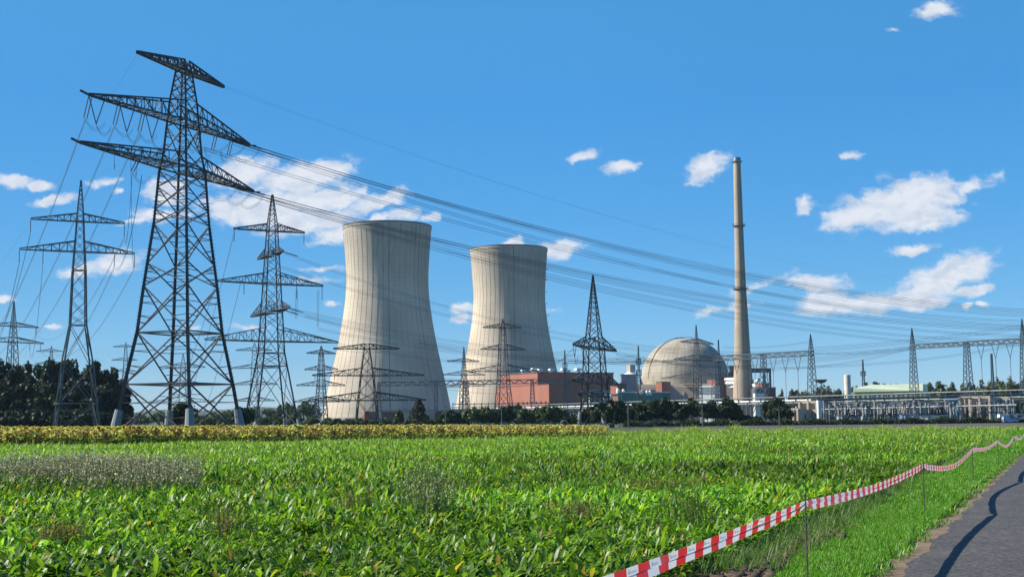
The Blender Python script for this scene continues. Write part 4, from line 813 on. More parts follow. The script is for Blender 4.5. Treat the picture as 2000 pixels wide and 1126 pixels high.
# rows of switchgear, one of each kind, then copies
def gear(kind):
    r = bpy.data.objects.new({'i': 'insulator_stand', 'd': 'disconnector', 't': 'current_transformer'}[kind], None); COL.objects.link(r)
    if kind == 'i':
        b = MB(); b.bar((0, 0, 0), (0, 0, 2.6), .35, caps=True); b.build('support', M_['steel'], r); b = MB(); 
        b.tube([(0, 0, 2.6 + .18 * k) for k in range(18)], .2, 8, rs=[.26 if k % 2 else .15 for k in range(18)]); b.build('insulator', M_['concrete'], r); b = MB(); b.bar((-1.6, 0, 5.8), (1.6, 0, 5.8), .16); b.build('busbar', M_['steel_blue'], r)
    elif kind == 'd':
        for s in (-1, 1):
            b = MB(); b.bar((s * 1.3, 0, 0), (s * 1.3, 0, 2.4), .3, caps=True); b.build('support', M_['steel_blue'], r); b = MB(); b.tube([(s * 1.3, 0, 2.4 + .18 * k) for k in range(14)], .2, 8, rs=[.24 if k % 2 else .14 for k in range(14)]); b.build('insulator', M_['insul'], r)
        b = MB(); b.bar((-1.6, 0, 2.4), (1.6, 0, 2.4), .3); b.build('base_beam', M_['steel_blue'], r); b = MB(); b.bar((-1.3, 0, 4.8), (1.3, 0, 4.9), .14); b.build('contact_arm', M_['white'], r)
    else:
        b = MB(); b.box((0, 0, 1.0), (.9, .9, 2.0)); b.build('support', M_['concrete'], r); b = MB(); b.tube([(0, 0, 2 + .2 * k) for k in range(12)], .22, 8, rs=[.3 if k % 2 else .2 for k in range(12)]); b.build('insulator', M_['concrete'], r); b = MB(); b.lathe([(.1, 4.3), (.5, 4.4), (.55, 5.0), (.3, 5.4), (.05, 5.45)], 12); b.build('head', M_['steel'], r, True)
    return r
LBL = {'i': ('pale ribbed post insulator carrying a busbar in the substation', 'insulator', 'post insulators in the substation'), 'd': ('dark disconnector switch on twin supports in the substation', 'switch', 'disconnectors in the substation'),
       't': ('grey instrument transformer on a concrete foot in the substation', 'transformer', 'instrument transformers in the substation')}
proto = {k: gear(k) for k in 'idt'}; used = set()
for row, (Dr, lo, hi, st, kinds) in enumerate(((338, 1610, 1990, 10.5, 'idt'), (352, 1606, 1868, 9, 'iid'), (370, 1545, 1985, 11, 'dit'), (392, 1620, 1990, 10, 'iti'), (415, 1550, 1990, 12, 'tdi'))):
    px = lo; i = 0
    while px < hi:
        k = kinds[(i // 3) % len(kinds)]; src = proto[k]
        if k in used:
            c = src.copy(); COL.objects.link(c)
            for ch in list(src.children): d = ch.copy(); COL.objects.link(d); d.parent = c
        else: c = src; used.add(k)
        c.location = (W(px, HZ(px), Dr).x, Dr + random.uniform(-1, 1), 0); s = random.uniform(.86, 1.12); c.scale = (s, s, s); c.rotation_euler = (0, 0, .35)
        tag(c, *LBL[k]); px += st * random.uniform(.8, 1.2); i += 1
# busbars over the switchgear
for i, (x0, y0, D0, x1, y1, D1) in enumerate(((1604, 799, 350, 1985, 790, 332), (1610, 789, 372, 1990, 781, 350))):
    b = MB(); P = [W(x0, y0, D0), W(x1, y1, D1)]; b.tube(P, .17, 6); solo('busbar', b, M_['white'] if i == 0 else M_['steel_blue'], ('lower pale', 'upper grey')[i] + ' tubular busbar running along the switchgear', 'busbar', tuple(P[0]))
for i, (x0, x1, y, mt) in enumerate(((1757, 1768, 807.5, 'bluewhite'), (1769.5, 1784, 808, 'bluewhite'), (1796, 1812, 811.5, 'white'), (1816, 1834, 811.5, 'white'), (1838, 1850, 811, 'grey'), (1634, 1645, 810, 'white'), (1646.5, 1652, 811, 'concrete'))):
    b = MB(); pxbox(b, x0, x1, y, 334, 2.4); r = thing('equipment_cabinet', ('left pale blue container', 'right pale blue container', 'low white cabinet below the right gantry beam', 'long white cabinet right of the gantry tower', 'small grey cabinet left of the blue stand', 'white cabinet near the white post', 'small grey cabinet in the left of the substation')[i] + ' at the substation edge', 'cabinet', (W((x0 + x1) / 2, HZ(x0), 334).x, 334, 0))
    part('cabinet_body', b, M_[mt], r); b = MB(); pxbox(b, x0 - .4, x1 + .4, y - .7, 333.7, 3.0, y - .01); part('cabinet_roof', b, M_['grey'], r)
    b = MB(); pxbox(b, (x0 + x1) / 2 - 1.4, (x0 + x1) / 2 + 1.4, y + 2, 333.9, .12); part('door', b, M_['grey'], r)
def van(px, D, label, m, s=1.0, nm='van'):
    r = thing('parked_' + nm, label, nm, (W(px, HZ(px), D).x, D, 0)); b = MB(); P = [(-2.4, .35), (2.4, .35), (2.45, 1.1), (1.6, 1.25), (1.0, 2.05), (-2.3, 2.1), (-2.42, 1.2)]; P = [(x * s, z * s) for x, z in P]
    n = len(P); b.v = [(x, -.9 * s, z) for x, z in P] + [(x, .9 * s, z) for x, z in P]; b.f = [tuple(range(n)), tuple(range(n, 2 * n))[::-1]] + [((i + 1) % n, i, n + i, n + (i + 1) % n) for i in range(n)]; b.build('body', m, r)
    b = MB(); b.quad(*[(x * s, -.915 * s, z * s) for x, z in ((-.1, 1.3), (1.3, 1.3), (.85, 1.9), (-.1, 1.9))]); b.build('window', M_['darkgrey'], r)
    for x in (-1.5, 1.5): b = MB(); b.tube([(x * s, -.95 * s, .36 * s), (x * s, -.7 * s, .36 * s)], .36 * s, 14); b.build('wheel', M_['insul'], r)
van(1969, 325, 'white van parked at the substation near the right edge', M_['white']); van(1985, 330, 'white van at the far right edge of the substation', M_['white']); van(1972, 318, 'pale blue car in front of the white van at the substation', M_['bluewhite'], .72, 'car')
for px, lb_ in ((500.6, 1), (1227, 2), (1372, 3), (1522, 4), (980, 5), (870, 6), (560, 7)):
    b = MB(); D = 275 if px > 1200 else 300; zt = W(px, 775 if lb_ == 2 else 790, D).z; b.tube([(0, 0, 0), (0, 0, zt)], .11, 6, rs=[.13, .08]); b.bar((-.6, 0, zt - .4), (.6, 0, zt - .4), .1)
    o = b.build('utility_pole', M_['steel'], None, False, (W(px, HZ(px), D).x, D, 0)); tag(o, {1: 'thin pole by the white building at the left', 2: 'thin pole in front of the dark trees below the dome', 3: 'thin pole in front of the dark trees under the dome pylon', 4: 'thin pole before the last dark tree at the substation', 5: 'thin pole before the green bushes under the three-armed pylon', 6: 'thin pole at the left end of the green bushes', 7: 'thin pole between the legs of the five-armed pylon'}[lb_], 'pole')
# hose reel and trough at the end of the sunflowers
hr = thing('hose_reel', 'dark wheel shaped hose reel standing at the edge of the sunflowers', 'hose reel', (W(1102, HZ(1102), 285).x, 285, 0))
b = MB(); 
for yy in (-.5, .5): b.v += []; b.tube([(.78 * cos(t), yy, .95 + .78 * sin(t)) for t in np.linspace(0, 2 * pi, 25)], .09, 6, caps=False)
b.build('reel_rim', M_['concrete'], hr); b = MB(); b.tube([(0, -.42, .95), (0, .42, .95)], .55, 18); b.build('hose_coil', M_['insul'], hr); b = MB(); b.bar((-.6, 0, 0), (0, 0, .95), .12); b.bar((.6, 0, 0), (0, 0, .95), .12); b.bar((.3, 0, .95), (1.5, 0, .3), .1); b.build('reel_frame', M_['steel'], hr)
b = MB(); b.box((0, 0, .35), (3.6, 1.2, .7)); b.box((0, 0, .8), (3.8, 1.4, .18)); o = b.build('concrete_trough', M_['darkgrey'], None, False, (W(1136, HZ(1136), 280).x, 280, 0)); tag(o, 'low dark trough beside the concrete pylon foot', 'trough')

for o in list(COL.objects):
    k = o.name.split('.')[0]; a = {'transformer_bay': -38, 'panel_wall': -20, 'storage_hall': -22, 'reactor_annex': -16, 'glazed_building': -28, 'equipment_cabinet': -30, 'blue_switch_stand': -30}.get(k)
    if a and o.parent is None: o.rotation_euler = (0, 0, radians(a))       # each turned so that its front catches the sun

# ------------------------------------------------------------------ trees and bushes
def leaf_cloud(c, r, n, size, pal, flat=1.0, clumps=26, seed=0, small=False):
    """n leaf-sized quads in clumps over an ellipsoid; returns verts, faces, colours"""
    g = np.random.default_rng(seed); u = g.normal(0, 1, (clumps, 3)); u /= np.linalg.norm(u, axis=1)[:, None]; u[:, 2] = np.abs(u[:, 2]) * 1.15 - .35
    rad = g.uniform(.45, 1.0, clumps)[:, None]; cc = u * rad * np.array(r); cr = g.uniform(.16, .30, clumps) if small else g.uniform(.22, .42, clumps)
    k = g.integers(0, clumps, n); d = g.normal(0, 1, (n, 3)); d /= np.linalg.norm(d, axis=1)[:, None]
    p = cc[k] + d * (cr[k] * (g.uniform(.35, 1, n) ** .5))[:, None] * np.array(r) * np.array([1, 1, .85]) + np.array(c)
    nrm = d + g.normal(0, .6, (n, 3)); nrm /= np.linalg.norm(nrm, axis=1)[:, None]
    t = np.cross(nrm, g.normal(0, 1, (n, 3))); t /= np.linalg.norm(t, axis=1)[:, None]; b = np.cross(nrm, t); s = size * g.uniform(.6, 1.5, n)[:, None]
    V = np.stack([p - t * s, p - b * s * .6, p + t * s, p + b * s * .6], 1).reshape(-1, 3); Fc = np.arange(4 * n).reshape(-1, 4)
    pal = np.array(pal); col = pal[(k * 7 + g.integers(0, 2, n)) % len(pal)] * g.uniform(.75, 1.3, (n, 1)); return V, Fc, np.repeat(col, 4, 0)
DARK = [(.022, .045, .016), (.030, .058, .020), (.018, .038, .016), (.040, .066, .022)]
MID = [(.040, .080, .022), (.055, .10, .028), (.035, .070, .022), (.075, .11, .035), (.06, .085, .03)]
OLIVE = [(.07, .10, .035), (.09, .12, .045), (.06, .085, .035), (.11, .12, .06)]
NT = [0]
def tree(px, top, D, wpx, label, group, pal=DARK, n=2600, kind='tree', cat='tree', low=.12, bottom=0.0, leaf=.34, name=None, clumps=None):
    NT[0] += 1; X = W(px, HZ(px), D).x; H = W(px, top, D).z; hw = wpx / 2 / F * D; root = thing(name or ('broadleaf_tree' if cat == 'tree' else 'bush'), label, cat, (X, D, 0), group)
    if kind == 'spruce':
        b = MB(); b.tube([(0, 0, 0), (0, 0, H * .97)], .25, 7, rs=[.28, .05]); b.build('trunk', M_['bark'], root); Vs, Cs = [], []
        g = np.random.default_rng(5)
        for i in range(26):
            z = H * (.12 + .86 * i / 26); rr = hw * (1 - (z / H)) ** .75 * g.uniform(.75, 1.15) + .1
            for a in g.uniform(0, 2 * pi, 8):
                m = 26; f = g.uniform(.1, 1, m); q = np.stack([cos(a) * f * rr, sin(a) * f * rr, z - f * rr * .35 + g.normal(0, .07, m)], 1); e = g.normal(0, .16, (m, 4, 3)); Vs.append((q[:, None, :] + e).reshape(-1, 3)); Cs.append(np.repeat(np.array(DARK)[g.integers(0, 4, m)], 4, 0))
        V = np.concatenate(Vs); np_mesh('crown', V, np.arange(len(V)).reshape(-1, 4), M_['leaf'], np.concatenate(Cs), root); return root
    hgt = H * (1 - low); V, Fc, C_ = leaf_cloud((0, 0, H * low + hgt * .46), (hw * .86, hw * .8, hgt * .50), n, leaf, pal, seed=NT[0], clumps=clumps or random.randint(22, 34), small=bool(clumps)); V[:, 2] = np.clip(V[:, 2], .05, None)
    V[:, 2] *= H / max(np.percentile(V[:, 2], 99.7), .1)
    np_mesh('crown', V, Fc, M_['leaf'], C_, root)
    b = MB(); b.tube([(0, 0, 0), (.05 * hw, 0, H * .35), (0, .05 * hw, H * .72)], .3, 7, rs=[max(.035 * H, .08), .022 * H, .006 * H])
    for i in range(5):
        a = 1.3 * i; z = H * (.25 + .08 * i); b.tube([(0, 0, z), (cos(a) * hw * .35, sin(a) * hw * .35, z + H * .14), (cos(a) * hw * .6, sin(a) * hw * .6, z + H * .2)], .1, 5, rs=[.014 * H, .009 * H, .003 * H])
    b.build('trunk', M_['bark'], root); return root
gw = 'trees of the dark wood at the left'; lw = 'dark shaded broadleaf tree of the wood at the left'
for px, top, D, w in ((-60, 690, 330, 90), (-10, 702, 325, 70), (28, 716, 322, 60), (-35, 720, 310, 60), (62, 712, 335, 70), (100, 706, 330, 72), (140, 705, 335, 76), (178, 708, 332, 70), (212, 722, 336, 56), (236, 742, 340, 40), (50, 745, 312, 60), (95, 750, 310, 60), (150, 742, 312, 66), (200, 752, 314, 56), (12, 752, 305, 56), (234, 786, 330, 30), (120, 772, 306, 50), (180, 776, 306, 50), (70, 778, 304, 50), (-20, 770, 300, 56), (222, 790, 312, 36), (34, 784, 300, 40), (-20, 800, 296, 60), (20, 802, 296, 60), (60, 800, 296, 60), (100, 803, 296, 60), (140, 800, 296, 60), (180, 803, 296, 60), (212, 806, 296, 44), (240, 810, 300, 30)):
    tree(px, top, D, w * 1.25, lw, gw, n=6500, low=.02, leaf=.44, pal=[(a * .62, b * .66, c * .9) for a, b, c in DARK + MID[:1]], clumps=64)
for px, top, D, w, lb_ in ((357, 786, 232, 72, 'dark round bush between the feet of the tallest pylon'), (474, 794, 262, 58, 'dark bush right of the tallest pylon'), (340, 800, 236, 24, 'small dark bush beside the middle foot of the tallest pylon')):
    tree(px, top, D, w, lb_, None, cat='bush', low=.0, n=2400, leaf=.22)
gl = 'far trees behind the sunflower field at the left'; 
for i, (px, top, D, w) in enumerate(((275, 806, 620, 46), (310, 803, 700, 50), (345, 806, 640, 40), (385, 808, 560, 46), (415, 804, 720, 50), (450, 800, 760, 54), (490, 799, 780, 50), (530, 797, 760, 44), (566, 786, 640, 34), (592, 782, 680, 44), (612, 786, 700, 34), (405, 815, 420, 40), (435, 817, 430, 34), (520, 812, 480, 40), (548, 815, 470, 34), (575, 806, 500, 36), (608, 812, 470, 34), (640, 815, 460, 30), (545, 790, 660, 26))):
    tree(px, top, D, w, 'mid green tree in the distance behind the sunflowers at the left', gl, pal=MID, n=1100, low=.0, leaf=.55)
gf = 'low bushes at the foot of the front cooling tower'
for px, top, w in ((656, 816, 30), (676, 819, 26), (690, 817, 24), (700, 816, 26), (728, 819, 22), (752, 815, 26), (775, 807, 24), (800, 819, 22), (838, 815, 22), (860, 812, 28), (648, 820, 24), (712, 818, 22)):
    tree(px, top, 430, w, 'low dark bush at the foot of the front cooling tower', gf, cat='bush', pal=DARK + MID[:2], n=800, low=0, leaf=.32)
tree(818, 776, 420, 62, 'dark conifer with spreading boughs before the shaded side of the front cooling tower', None, kind='spruce', name='conifer')
tree(779, 800, 425, 22, 'small upright tree left of the conifer', None, n=1100, leaf=.28, pal=MID)
gg = 'green bushes in front of the rear cooling tower'
for i, px in enumerate(range(874, 1100, 15)):
    top = 799 + 4 * sin(i * 1.3) - (4 if px > 940 else 0) + random.uniform(-2, 2); tree(px, top, 345 + random.uniform(-8, 8), 42, 'mid green bush in the row in front of the rear cooling tower', gg, cat='bush', pal=MID, n=2000, low=0, leaf=.28)
gd = 'dark trees in the row under the reactor dome'; ld = 'dark shaded tree in the row under the reactor dome'
for px, top, D, w in ((1118, 808, 300, 30), (1138, 804, 305, 34), (1158, 796, 300, 36), (1178, 788, 298, 36), (1198, 783, 296, 36), (1210, 800, 290, 20), (1222, 792, 340, 30), (1240, 790, 338, 34), (1262, 785, 342, 36), (1286, 781, 340, 36), (1306, 778, 342, 32), (1328, 786, 340, 34), (1350, 781, 342, 34), (1374, 788, 340, 32), (1396, 784, 342, 34), (1420, 777, 340, 36), (1436, 790, 342, 22), (1456, 812, 340, 20), (1478, 814, 338, 18), (1506, 784, 338, 30), (1521, 778, 336, 36), (1532, 792, 334, 20)):
    tree(px, top - 2, D, w * 1.45, ld, gd, n=3000, low=0, leaf=.34)
gr = 'far trees behind the substation'; 
for px, top, D, w in ((1575, 763, 910, 60), (1640, 764, 910, 70), (1850, 752, 760, 60), (1880, 755, 760, 60), (1548, 760, 900, 18), (1527, 762, 900, 14), (1562, 762, 900, 40), (1596, 758, 880, 44), (1612, 752, 900, 40), (1636, 760, 900, 34), (1656, 761, 880, 26), (1672, 754, 860, 22), (1694, 748, 840, 26), (1712, 746, 850, 34), (1732, 750, 850, 30), (1820, 748, 760, 30), (1838, 745, 740, 34), (1862, 749, 740, 36), (1885, 752, 740, 30), (1900, 748, 640, 24)):
    tree(px, top, D, w, 'far green tree behind the substation', gr, pal=MID + OLIVE, n=1500, low=0, leaf=.8)
for px, top, D, w in ((1920, 743, 560, 40), (1945, 738, 560, 44), (1972, 737, 550, 46), (2000, 739, 550, 48), (2030, 738, 550, 48), (1935, 745, 540, 30)):
    tree(px, top, D, w, 'olive coloured tree at the right picture edge behind the substation', 'olive trees behind the substation', pal=OLIVE, n=1500, low=0, leaf=.5)
for px, top, D, w in ((1790, 780, 440, 40), (1740, 784, 440, 36), (1700, 788, 440, 40), (1830, 776, 430, 44), (1855, 778, 430, 40), (1960, 778, 420, 44), (1990, 772, 420, 46), (2020, 775, 420, 40), (1665, 792, 450, 36)):
    tree(px, top, D, w, 'green bush growing behind the switchgear of the substation', 'bushes behind the switchgear', cat='bush', pal=MID, n=1100, low=0, leaf=.4)
# low hedge along the substation edge
n = 26000; t = rng.uniform(0, 1, n); x0, x1 = W(1215, 820, 330).x, W(2100, 812, 318).x; p = np.stack([x0 + (x1 - x0) * t, 330 - 12 * t + rng.normal(0, .8, n), rng.uniform(0, 1, n) ** .8 * (1.15 + .35 * np.sin(t * 90))], 1); e = rng.normal(0, .16, (n, 4, 3))
tag(np_mesh('hedge', (p[:, None, :] + e).reshape(-1, 3), np.arange(4 * n).reshape(-1, 4), M_['leaf'], np.repeat(np.array(DARK)[rng.integers(0, 4, n)], 4, 0)), 'low dark hedge along the edge of the substation and the trees', 'hedge', kind='stuff')

# ------------------------------------------------------------------ sugar beet field
def fbm(x, y, s=1.0, seed=0):
    g = np.random.default_rng(seed); v = np.zeros_like(x)
    for o in range(4):
        for _ in range(3):
            a = g.uniform(0, 2 * pi); k = s * 2 ** o; v += np.sin((x * cos(a) + y * sin(a)) * k + g.uniform(0, 6)) / (2 ** o * 3)
    return v
SFL = lambda x: np.clip(105 + (x + 41) * 20 / 51, 95, 152)       # front line of the sunflowers
def in_field(x, Y, m=0): return (x < beet_x(Y) - m) & ((Y < SFL(x) - 3.0) | ((x > 10.0 + (Y - 124) * .02) & (Y < 152)))
def scatter(n, Y0, Y1, spread=.445, pad=2.5, p=1.0):
    Y = (Y0 ** (p + 1) + rng.uniform(0, 1, n) * (Y1 ** (p + 1) - Y0 ** (p + 1))) ** (1 / (p + 1)); x = rng.uniform(-1, 1, n) * (spread * Y + pad); return x, Y
def leaves(px, py, pz, az, el, bend, L, Wd, K, fold=True, wav=.0, col=None):
    """curved leaf blades; K cross rows; folded along the midrib"""
    n = len(px); prof = {2: ([0, 1], [.55, .5]), 3: ([0, .55, 1], [.35, 1, .3]), 5: ([0, .3, .55, .8, 1], [.10, .34, 1.0, .9, .22])}[K]
    d = np.stack([np.cos(az), np.sin(az)], 1); sd_ = np.stack([-np.sin(az), np.cos(az)], 1); r = np.zeros(n); z = np.zeros(n); rows = []; ps = 0
    for k in range(K):
        f, w = prof[0][k], prof[1][k]; th = el - bend * (f + ps) / 2; r = r + np.cos(th) * L * (f - ps); z = z + np.sin(th) * L * (f - ps); ps = f
        cx, cy, cz = px + d[:, 0] * r, py + d[:, 1] * r, pz + z; ww = Wd * w / 2; up = (.35 * ww if fold else 0) + rng.normal(0, 1, n) * wav * Wd
        tw = rng.normal(0, .25, n) * ww
        a = np.stack([cx + sd_[:, 0] * ww, cy + sd_[:, 1] * ww, cz + up + tw], 1); b = np.stack([cx - sd_[:, 0] * ww, cy - sd_[:, 1] * ww, cz + up * .8 - tw], 1)
        rows.append((a, np.stack([cx, cy, cz], 1), b) if fold else (a, b))
    m = 3 if fold else 2; V = np.stack([q for row in rows for q in row], 1); n_v = K * m; F_ = []
    for k in range(K - 1):
        for j in range(m - 1): F_.append([k * m + j, k * m + j + 1, (k + 1) * m + j + 1, (k + 1) * m + j])
    Fc = (np.arange(n)[:, None, None] * n_v + np.array(F_)[None]).reshape(-1, 4); return V.reshape(-1, 3), Fc, np.repeat(col, n_v, 0)
GREENS = np.array([(.085, .20, .016), (.13, .28, .020), (.18, .34, .026), (.052, .145, .018), (.24, .41, .035), (.11, .25, .024)])
YEL = np.array([(.34, .33, .03), (.22, .30, .03), (.45, .33, .05), (.24, .15, .06)])
def leaf_cols(n, x, Y, yfrac=.03):
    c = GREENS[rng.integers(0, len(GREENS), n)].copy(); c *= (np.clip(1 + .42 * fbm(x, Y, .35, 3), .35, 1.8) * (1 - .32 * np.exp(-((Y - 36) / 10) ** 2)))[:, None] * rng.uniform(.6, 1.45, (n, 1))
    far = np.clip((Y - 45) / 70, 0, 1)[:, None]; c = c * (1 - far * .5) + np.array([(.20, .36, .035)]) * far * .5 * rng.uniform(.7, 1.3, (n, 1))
    y = rng.uniform(0, 1, n) < yfrac * (1 + 2.5 * np.clip(fbm(x, Y, .8, 5), 0, 1)); c[y] = YEL[rng.integers(0, 4, y.sum())]; return c
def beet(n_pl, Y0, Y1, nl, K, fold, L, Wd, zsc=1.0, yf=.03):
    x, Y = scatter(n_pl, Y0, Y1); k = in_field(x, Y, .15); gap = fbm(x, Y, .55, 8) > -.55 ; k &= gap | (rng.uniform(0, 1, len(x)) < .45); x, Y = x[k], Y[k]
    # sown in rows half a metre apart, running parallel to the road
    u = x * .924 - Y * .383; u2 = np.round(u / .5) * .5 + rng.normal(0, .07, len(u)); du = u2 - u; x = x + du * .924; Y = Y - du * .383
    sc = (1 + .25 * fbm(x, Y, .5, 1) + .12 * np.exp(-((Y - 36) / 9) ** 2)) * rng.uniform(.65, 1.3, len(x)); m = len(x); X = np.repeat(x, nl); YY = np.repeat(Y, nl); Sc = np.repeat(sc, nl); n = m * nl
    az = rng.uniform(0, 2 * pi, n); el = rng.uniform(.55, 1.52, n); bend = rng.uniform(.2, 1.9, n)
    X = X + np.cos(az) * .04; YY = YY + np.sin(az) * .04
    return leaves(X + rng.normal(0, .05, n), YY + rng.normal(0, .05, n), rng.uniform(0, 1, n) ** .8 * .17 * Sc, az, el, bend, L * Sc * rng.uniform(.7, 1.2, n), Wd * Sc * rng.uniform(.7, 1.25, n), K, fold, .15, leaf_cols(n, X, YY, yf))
def join(parts):
    off = 0; Vs, Fs, Cs = [], [], []
    for V, Fc, C_ in parts: Vs.append(V); Fs.append(Fc + off); Cs.append(C_); off += len(V)
    return np.concatenate(Vs), np.concatenate(Fs), np.concatenate(Cs)
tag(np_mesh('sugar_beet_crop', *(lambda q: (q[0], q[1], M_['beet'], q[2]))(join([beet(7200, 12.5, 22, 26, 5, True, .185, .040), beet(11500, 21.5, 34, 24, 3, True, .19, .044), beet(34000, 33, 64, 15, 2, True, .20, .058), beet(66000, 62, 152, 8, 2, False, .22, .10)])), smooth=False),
    'broad leaved green sugar beet crop filling the foreground field', 'beet crop', kind='stuff')

# grass blades: verge by the road, wild strip by the tape, far rim of the field
def blades(x, Y, h, w, pal, lean=.35, z0=0.0, K=3):
    n = len(x); az = rng.uniform(0, 2 * pi, n); pal = np.array(pal); c = pal[rng.integers(0, len(pal), n)] * rng.uniform(.7, 1.3, (n, 1))
    return leaves(x, Y, np.full(n, z0), az, rng.uniform(1.55 - lean, 1.57, n), rng.uniform(.2, 1.1, n), h * rng.uniform(.55, 1.25, n), np.full(n, w) if np.isscalar(w) else w, K, False, 0, c)
GR = [(.075, .25, .014), (.105, .31, .018), (.062, .20, .014), (.15, .34, .022), (.17, .28, .03)]
GRD = [(.055, .15, .022), (.075, .18, .028), (.10, .18, .04), (.14, .17, .06)]
parts = []
for (n_, Y0, Y1, h, w) in ((78000, 12.8, 26, .095, .009), (70000, 25, 60, .11, .018), (36000, 58, 150, .17, .055)):
    Y = (Y0 ** 1.2 + rng.uniform(0, 1, n_) * (Y1 ** 1.2 - Y0 ** 1.2)) ** (1 / 1.2); lo = beet_x(Y) + .35 + .5 * np.clip((19 - Y) / 4, 0, 1); hi = road_x(Y) - .30; f = rng.uniform(0, 1, n_); x = lo + (hi - lo) * f; k = (hi - x) > .16 * (1 + fbm(x * 0, Y, 2.4, 31)) * rng.uniform(0, 1, n_); x, Y = x[k], Y[k]; parts.append(blades(x, Y, h * (1 + .5 * np.clip(fbm(x, Y, 1.6, 4), -1, 1)), w, GR, .6))
for (n_, Y0, Y1, h, w) in ((9000, 14.5, 34, .26, .009), (10000, 33, 90, .28, .026)):
    Y = (Y0 ** 1.2 + rng.uniform(0, 1, n_) * (Y1 ** 1.2 - Y0 ** 1.2)) ** (1 / 1.2); x = beet_x(Y) + rng.normal(.25, .33, n_) - .02 * (Y - 14); k = x < tape_x(Y) - .3; parts.append(blades(x[k], Y[k], h, w, GRD, .5))
# ragged clumps of grass along the road edge
Y = rng.uniform(13, 70, 12000); x = road_x(Y) - .30 + rng.normal(-.02, .10, len(Y)); k = fbm(x, Y, 3.0, 2) > .0; parts.append(blades(x[k], Y[k], .12, .012 + Y[k] * .0004, GR + GRD, .9))
# right of the road and behind it
V, Fc, C_ = join(parts); tag(np_mesh('verge_grass', V, Fc, M_['grassm'], C_), 'short green grass of the verge between the beet field and the road', 'grass', kind='stuff')
parts = []
x, Y = scatter(12000, 70, 152, p=2.4); k = in_field(x, Y, -1.2); x, Y = x[k], Y[k]; parts.append(blades(x, Y, .55, .04, [(.24, .36, .07), (.30, .38, .10), (.20, .32, .06), (.36, .36, .15)], .25))
Y = rng.uniform(0, 1, 9000) ** 1.0; x = -62 + Y * 74; Yf = SFL(x) - rng.uniform(.4, 3.6, 9000); parts.append(blades(x, Yf, .24 + .45 * (rng.uniform(0, 1, 9000) > .95), .05, [(.17, .23, .06), (.22, .24, .10), (.13, .20, .05), (.26, .22, .15)], .2))
x = rng.uniform(5, 75, 12000); tf = 1 + .9 * np.clip(fbm(x, x * 0, 1.3, 51), 0, 1); parts.append(blades(x, 150.5 + rng.normal(0, 1.5, 12000), .55 * tf, .07, [(.24, .36, .07), (.32, .40, .10), (.20, .30, .06)], .3))
x, Y = scatter(2600, 14, 75, p=1.5); k = in_field(x, Y) & (fbm(x, Y, .7, 12) > .25); x, Y = x[k], Y[k]; parts.append(blades(x, Y, .75, .012 + Y * .0002, [(.17, .22, .06), (.20, .20, .10), (.12, .20, .05)], .25))
V, Fc, C_ = join(parts); tag(np_mesh('tall_grass', V, Fc, M_['weed'], C_), 'pale tall grass standing among the beet and along the far rim of the field', 'grass', kind='stuff')

# flowering weeds
def weedmesh(x, Y, h, spread, n_st, head, hs, stem, seed=0, nb=5):
    """many branching stalks with tiny heads; arrays of stalk bases"""
    parts = []; n = len(x); hh = h * rng.uniform(.6, 1.1, n); lx, ly = rng.normal(0, .12, n) * h, rng.normal(0, .12, n) * h
    def ribbon(a, b, w, col):
        m = len(a); s = np.stack([np.ones(m) * w, np.zeros(m), np.zeros(m)], 1); V = np.stack([a - s, a + s, b + s * .6, b - s * .6], 1).reshape(-1, 3); c = np.array(col)[rng.integers(0, len(col), m)] * rng.uniform(.7, 1.3, (m, 1)); return V, np.arange(4 * m).reshape(-1, 4), np.repeat(c, 4, 0)
    base = np.stack([x, Y, np.zeros(n)], 1); top = base + np.stack([lx, ly, hh], 1); parts.append(ribbon(base, top, spread, stem))
    for k in range(nb):
        f = rng.uniform(.45, 1, n)[:, None]; s = base + (top - base) * f; e = s + np.stack([rng.normal(0, .10, n), rng.normal(0, .10, n), rng.uniform(.04, .2, n)], 1) * (h / .9); parts.append(ribbon(s, e, spread * .7, stem))
        for _ in range(2):
            q = e + rng.normal(0, .03, (n, 3)); t = rng.normal(0, 1, (n, 4, 3)) * hs; V = (q[:, None, :] + t).reshape(-1, 3); c = np.array(head)[rng.integers(0, len(head), n)] * rng.uniform(.8, 1.2, (n, 1)); parts.append((V, np.arange(4 * n).reshape(-1, 4), np.repeat(c, 4, 0)))
    return join(parts)
HEAD = [(.55, .54, .46), (.40, .40, .33), (.62, .60, .52), (.36, .30, .28), (.24, .30, .16)]; STEM = [(.10, .16, .07), (.13, .17, .09), (.15, .14, .10)]
n = 4200; q = rng.normal(0, 1, (n, 2)); px_ = 190 + q[:, 0] * 110; Yw = np.clip(36.5 + q[:, 1] * 3.2 - (px_ - 190) * .008, 29, 50); k = (px_ < 395) & (px_ > -120); Yw = Yw[k]; px_ = px_[k]; xw = (px_ - 1000) / F * Yw; k = fbm(xw, Yw, .9, 21) * 1.6 + rng.normal(0, .3, len(xw)) > -.05; xw, Yw = xw[k], Yw[k]
tag(np_mesh('flowering_weed_patch', *(lambda q: (q[0], q[1], M_['weed'], q[2]))(weedmesh(xw, Yw, .80, .005, 1, HEAD, .013, STEM))), 'hazy patch of tall white flowering weeds in the left of the beet field', 'weeds', kind='stuff')
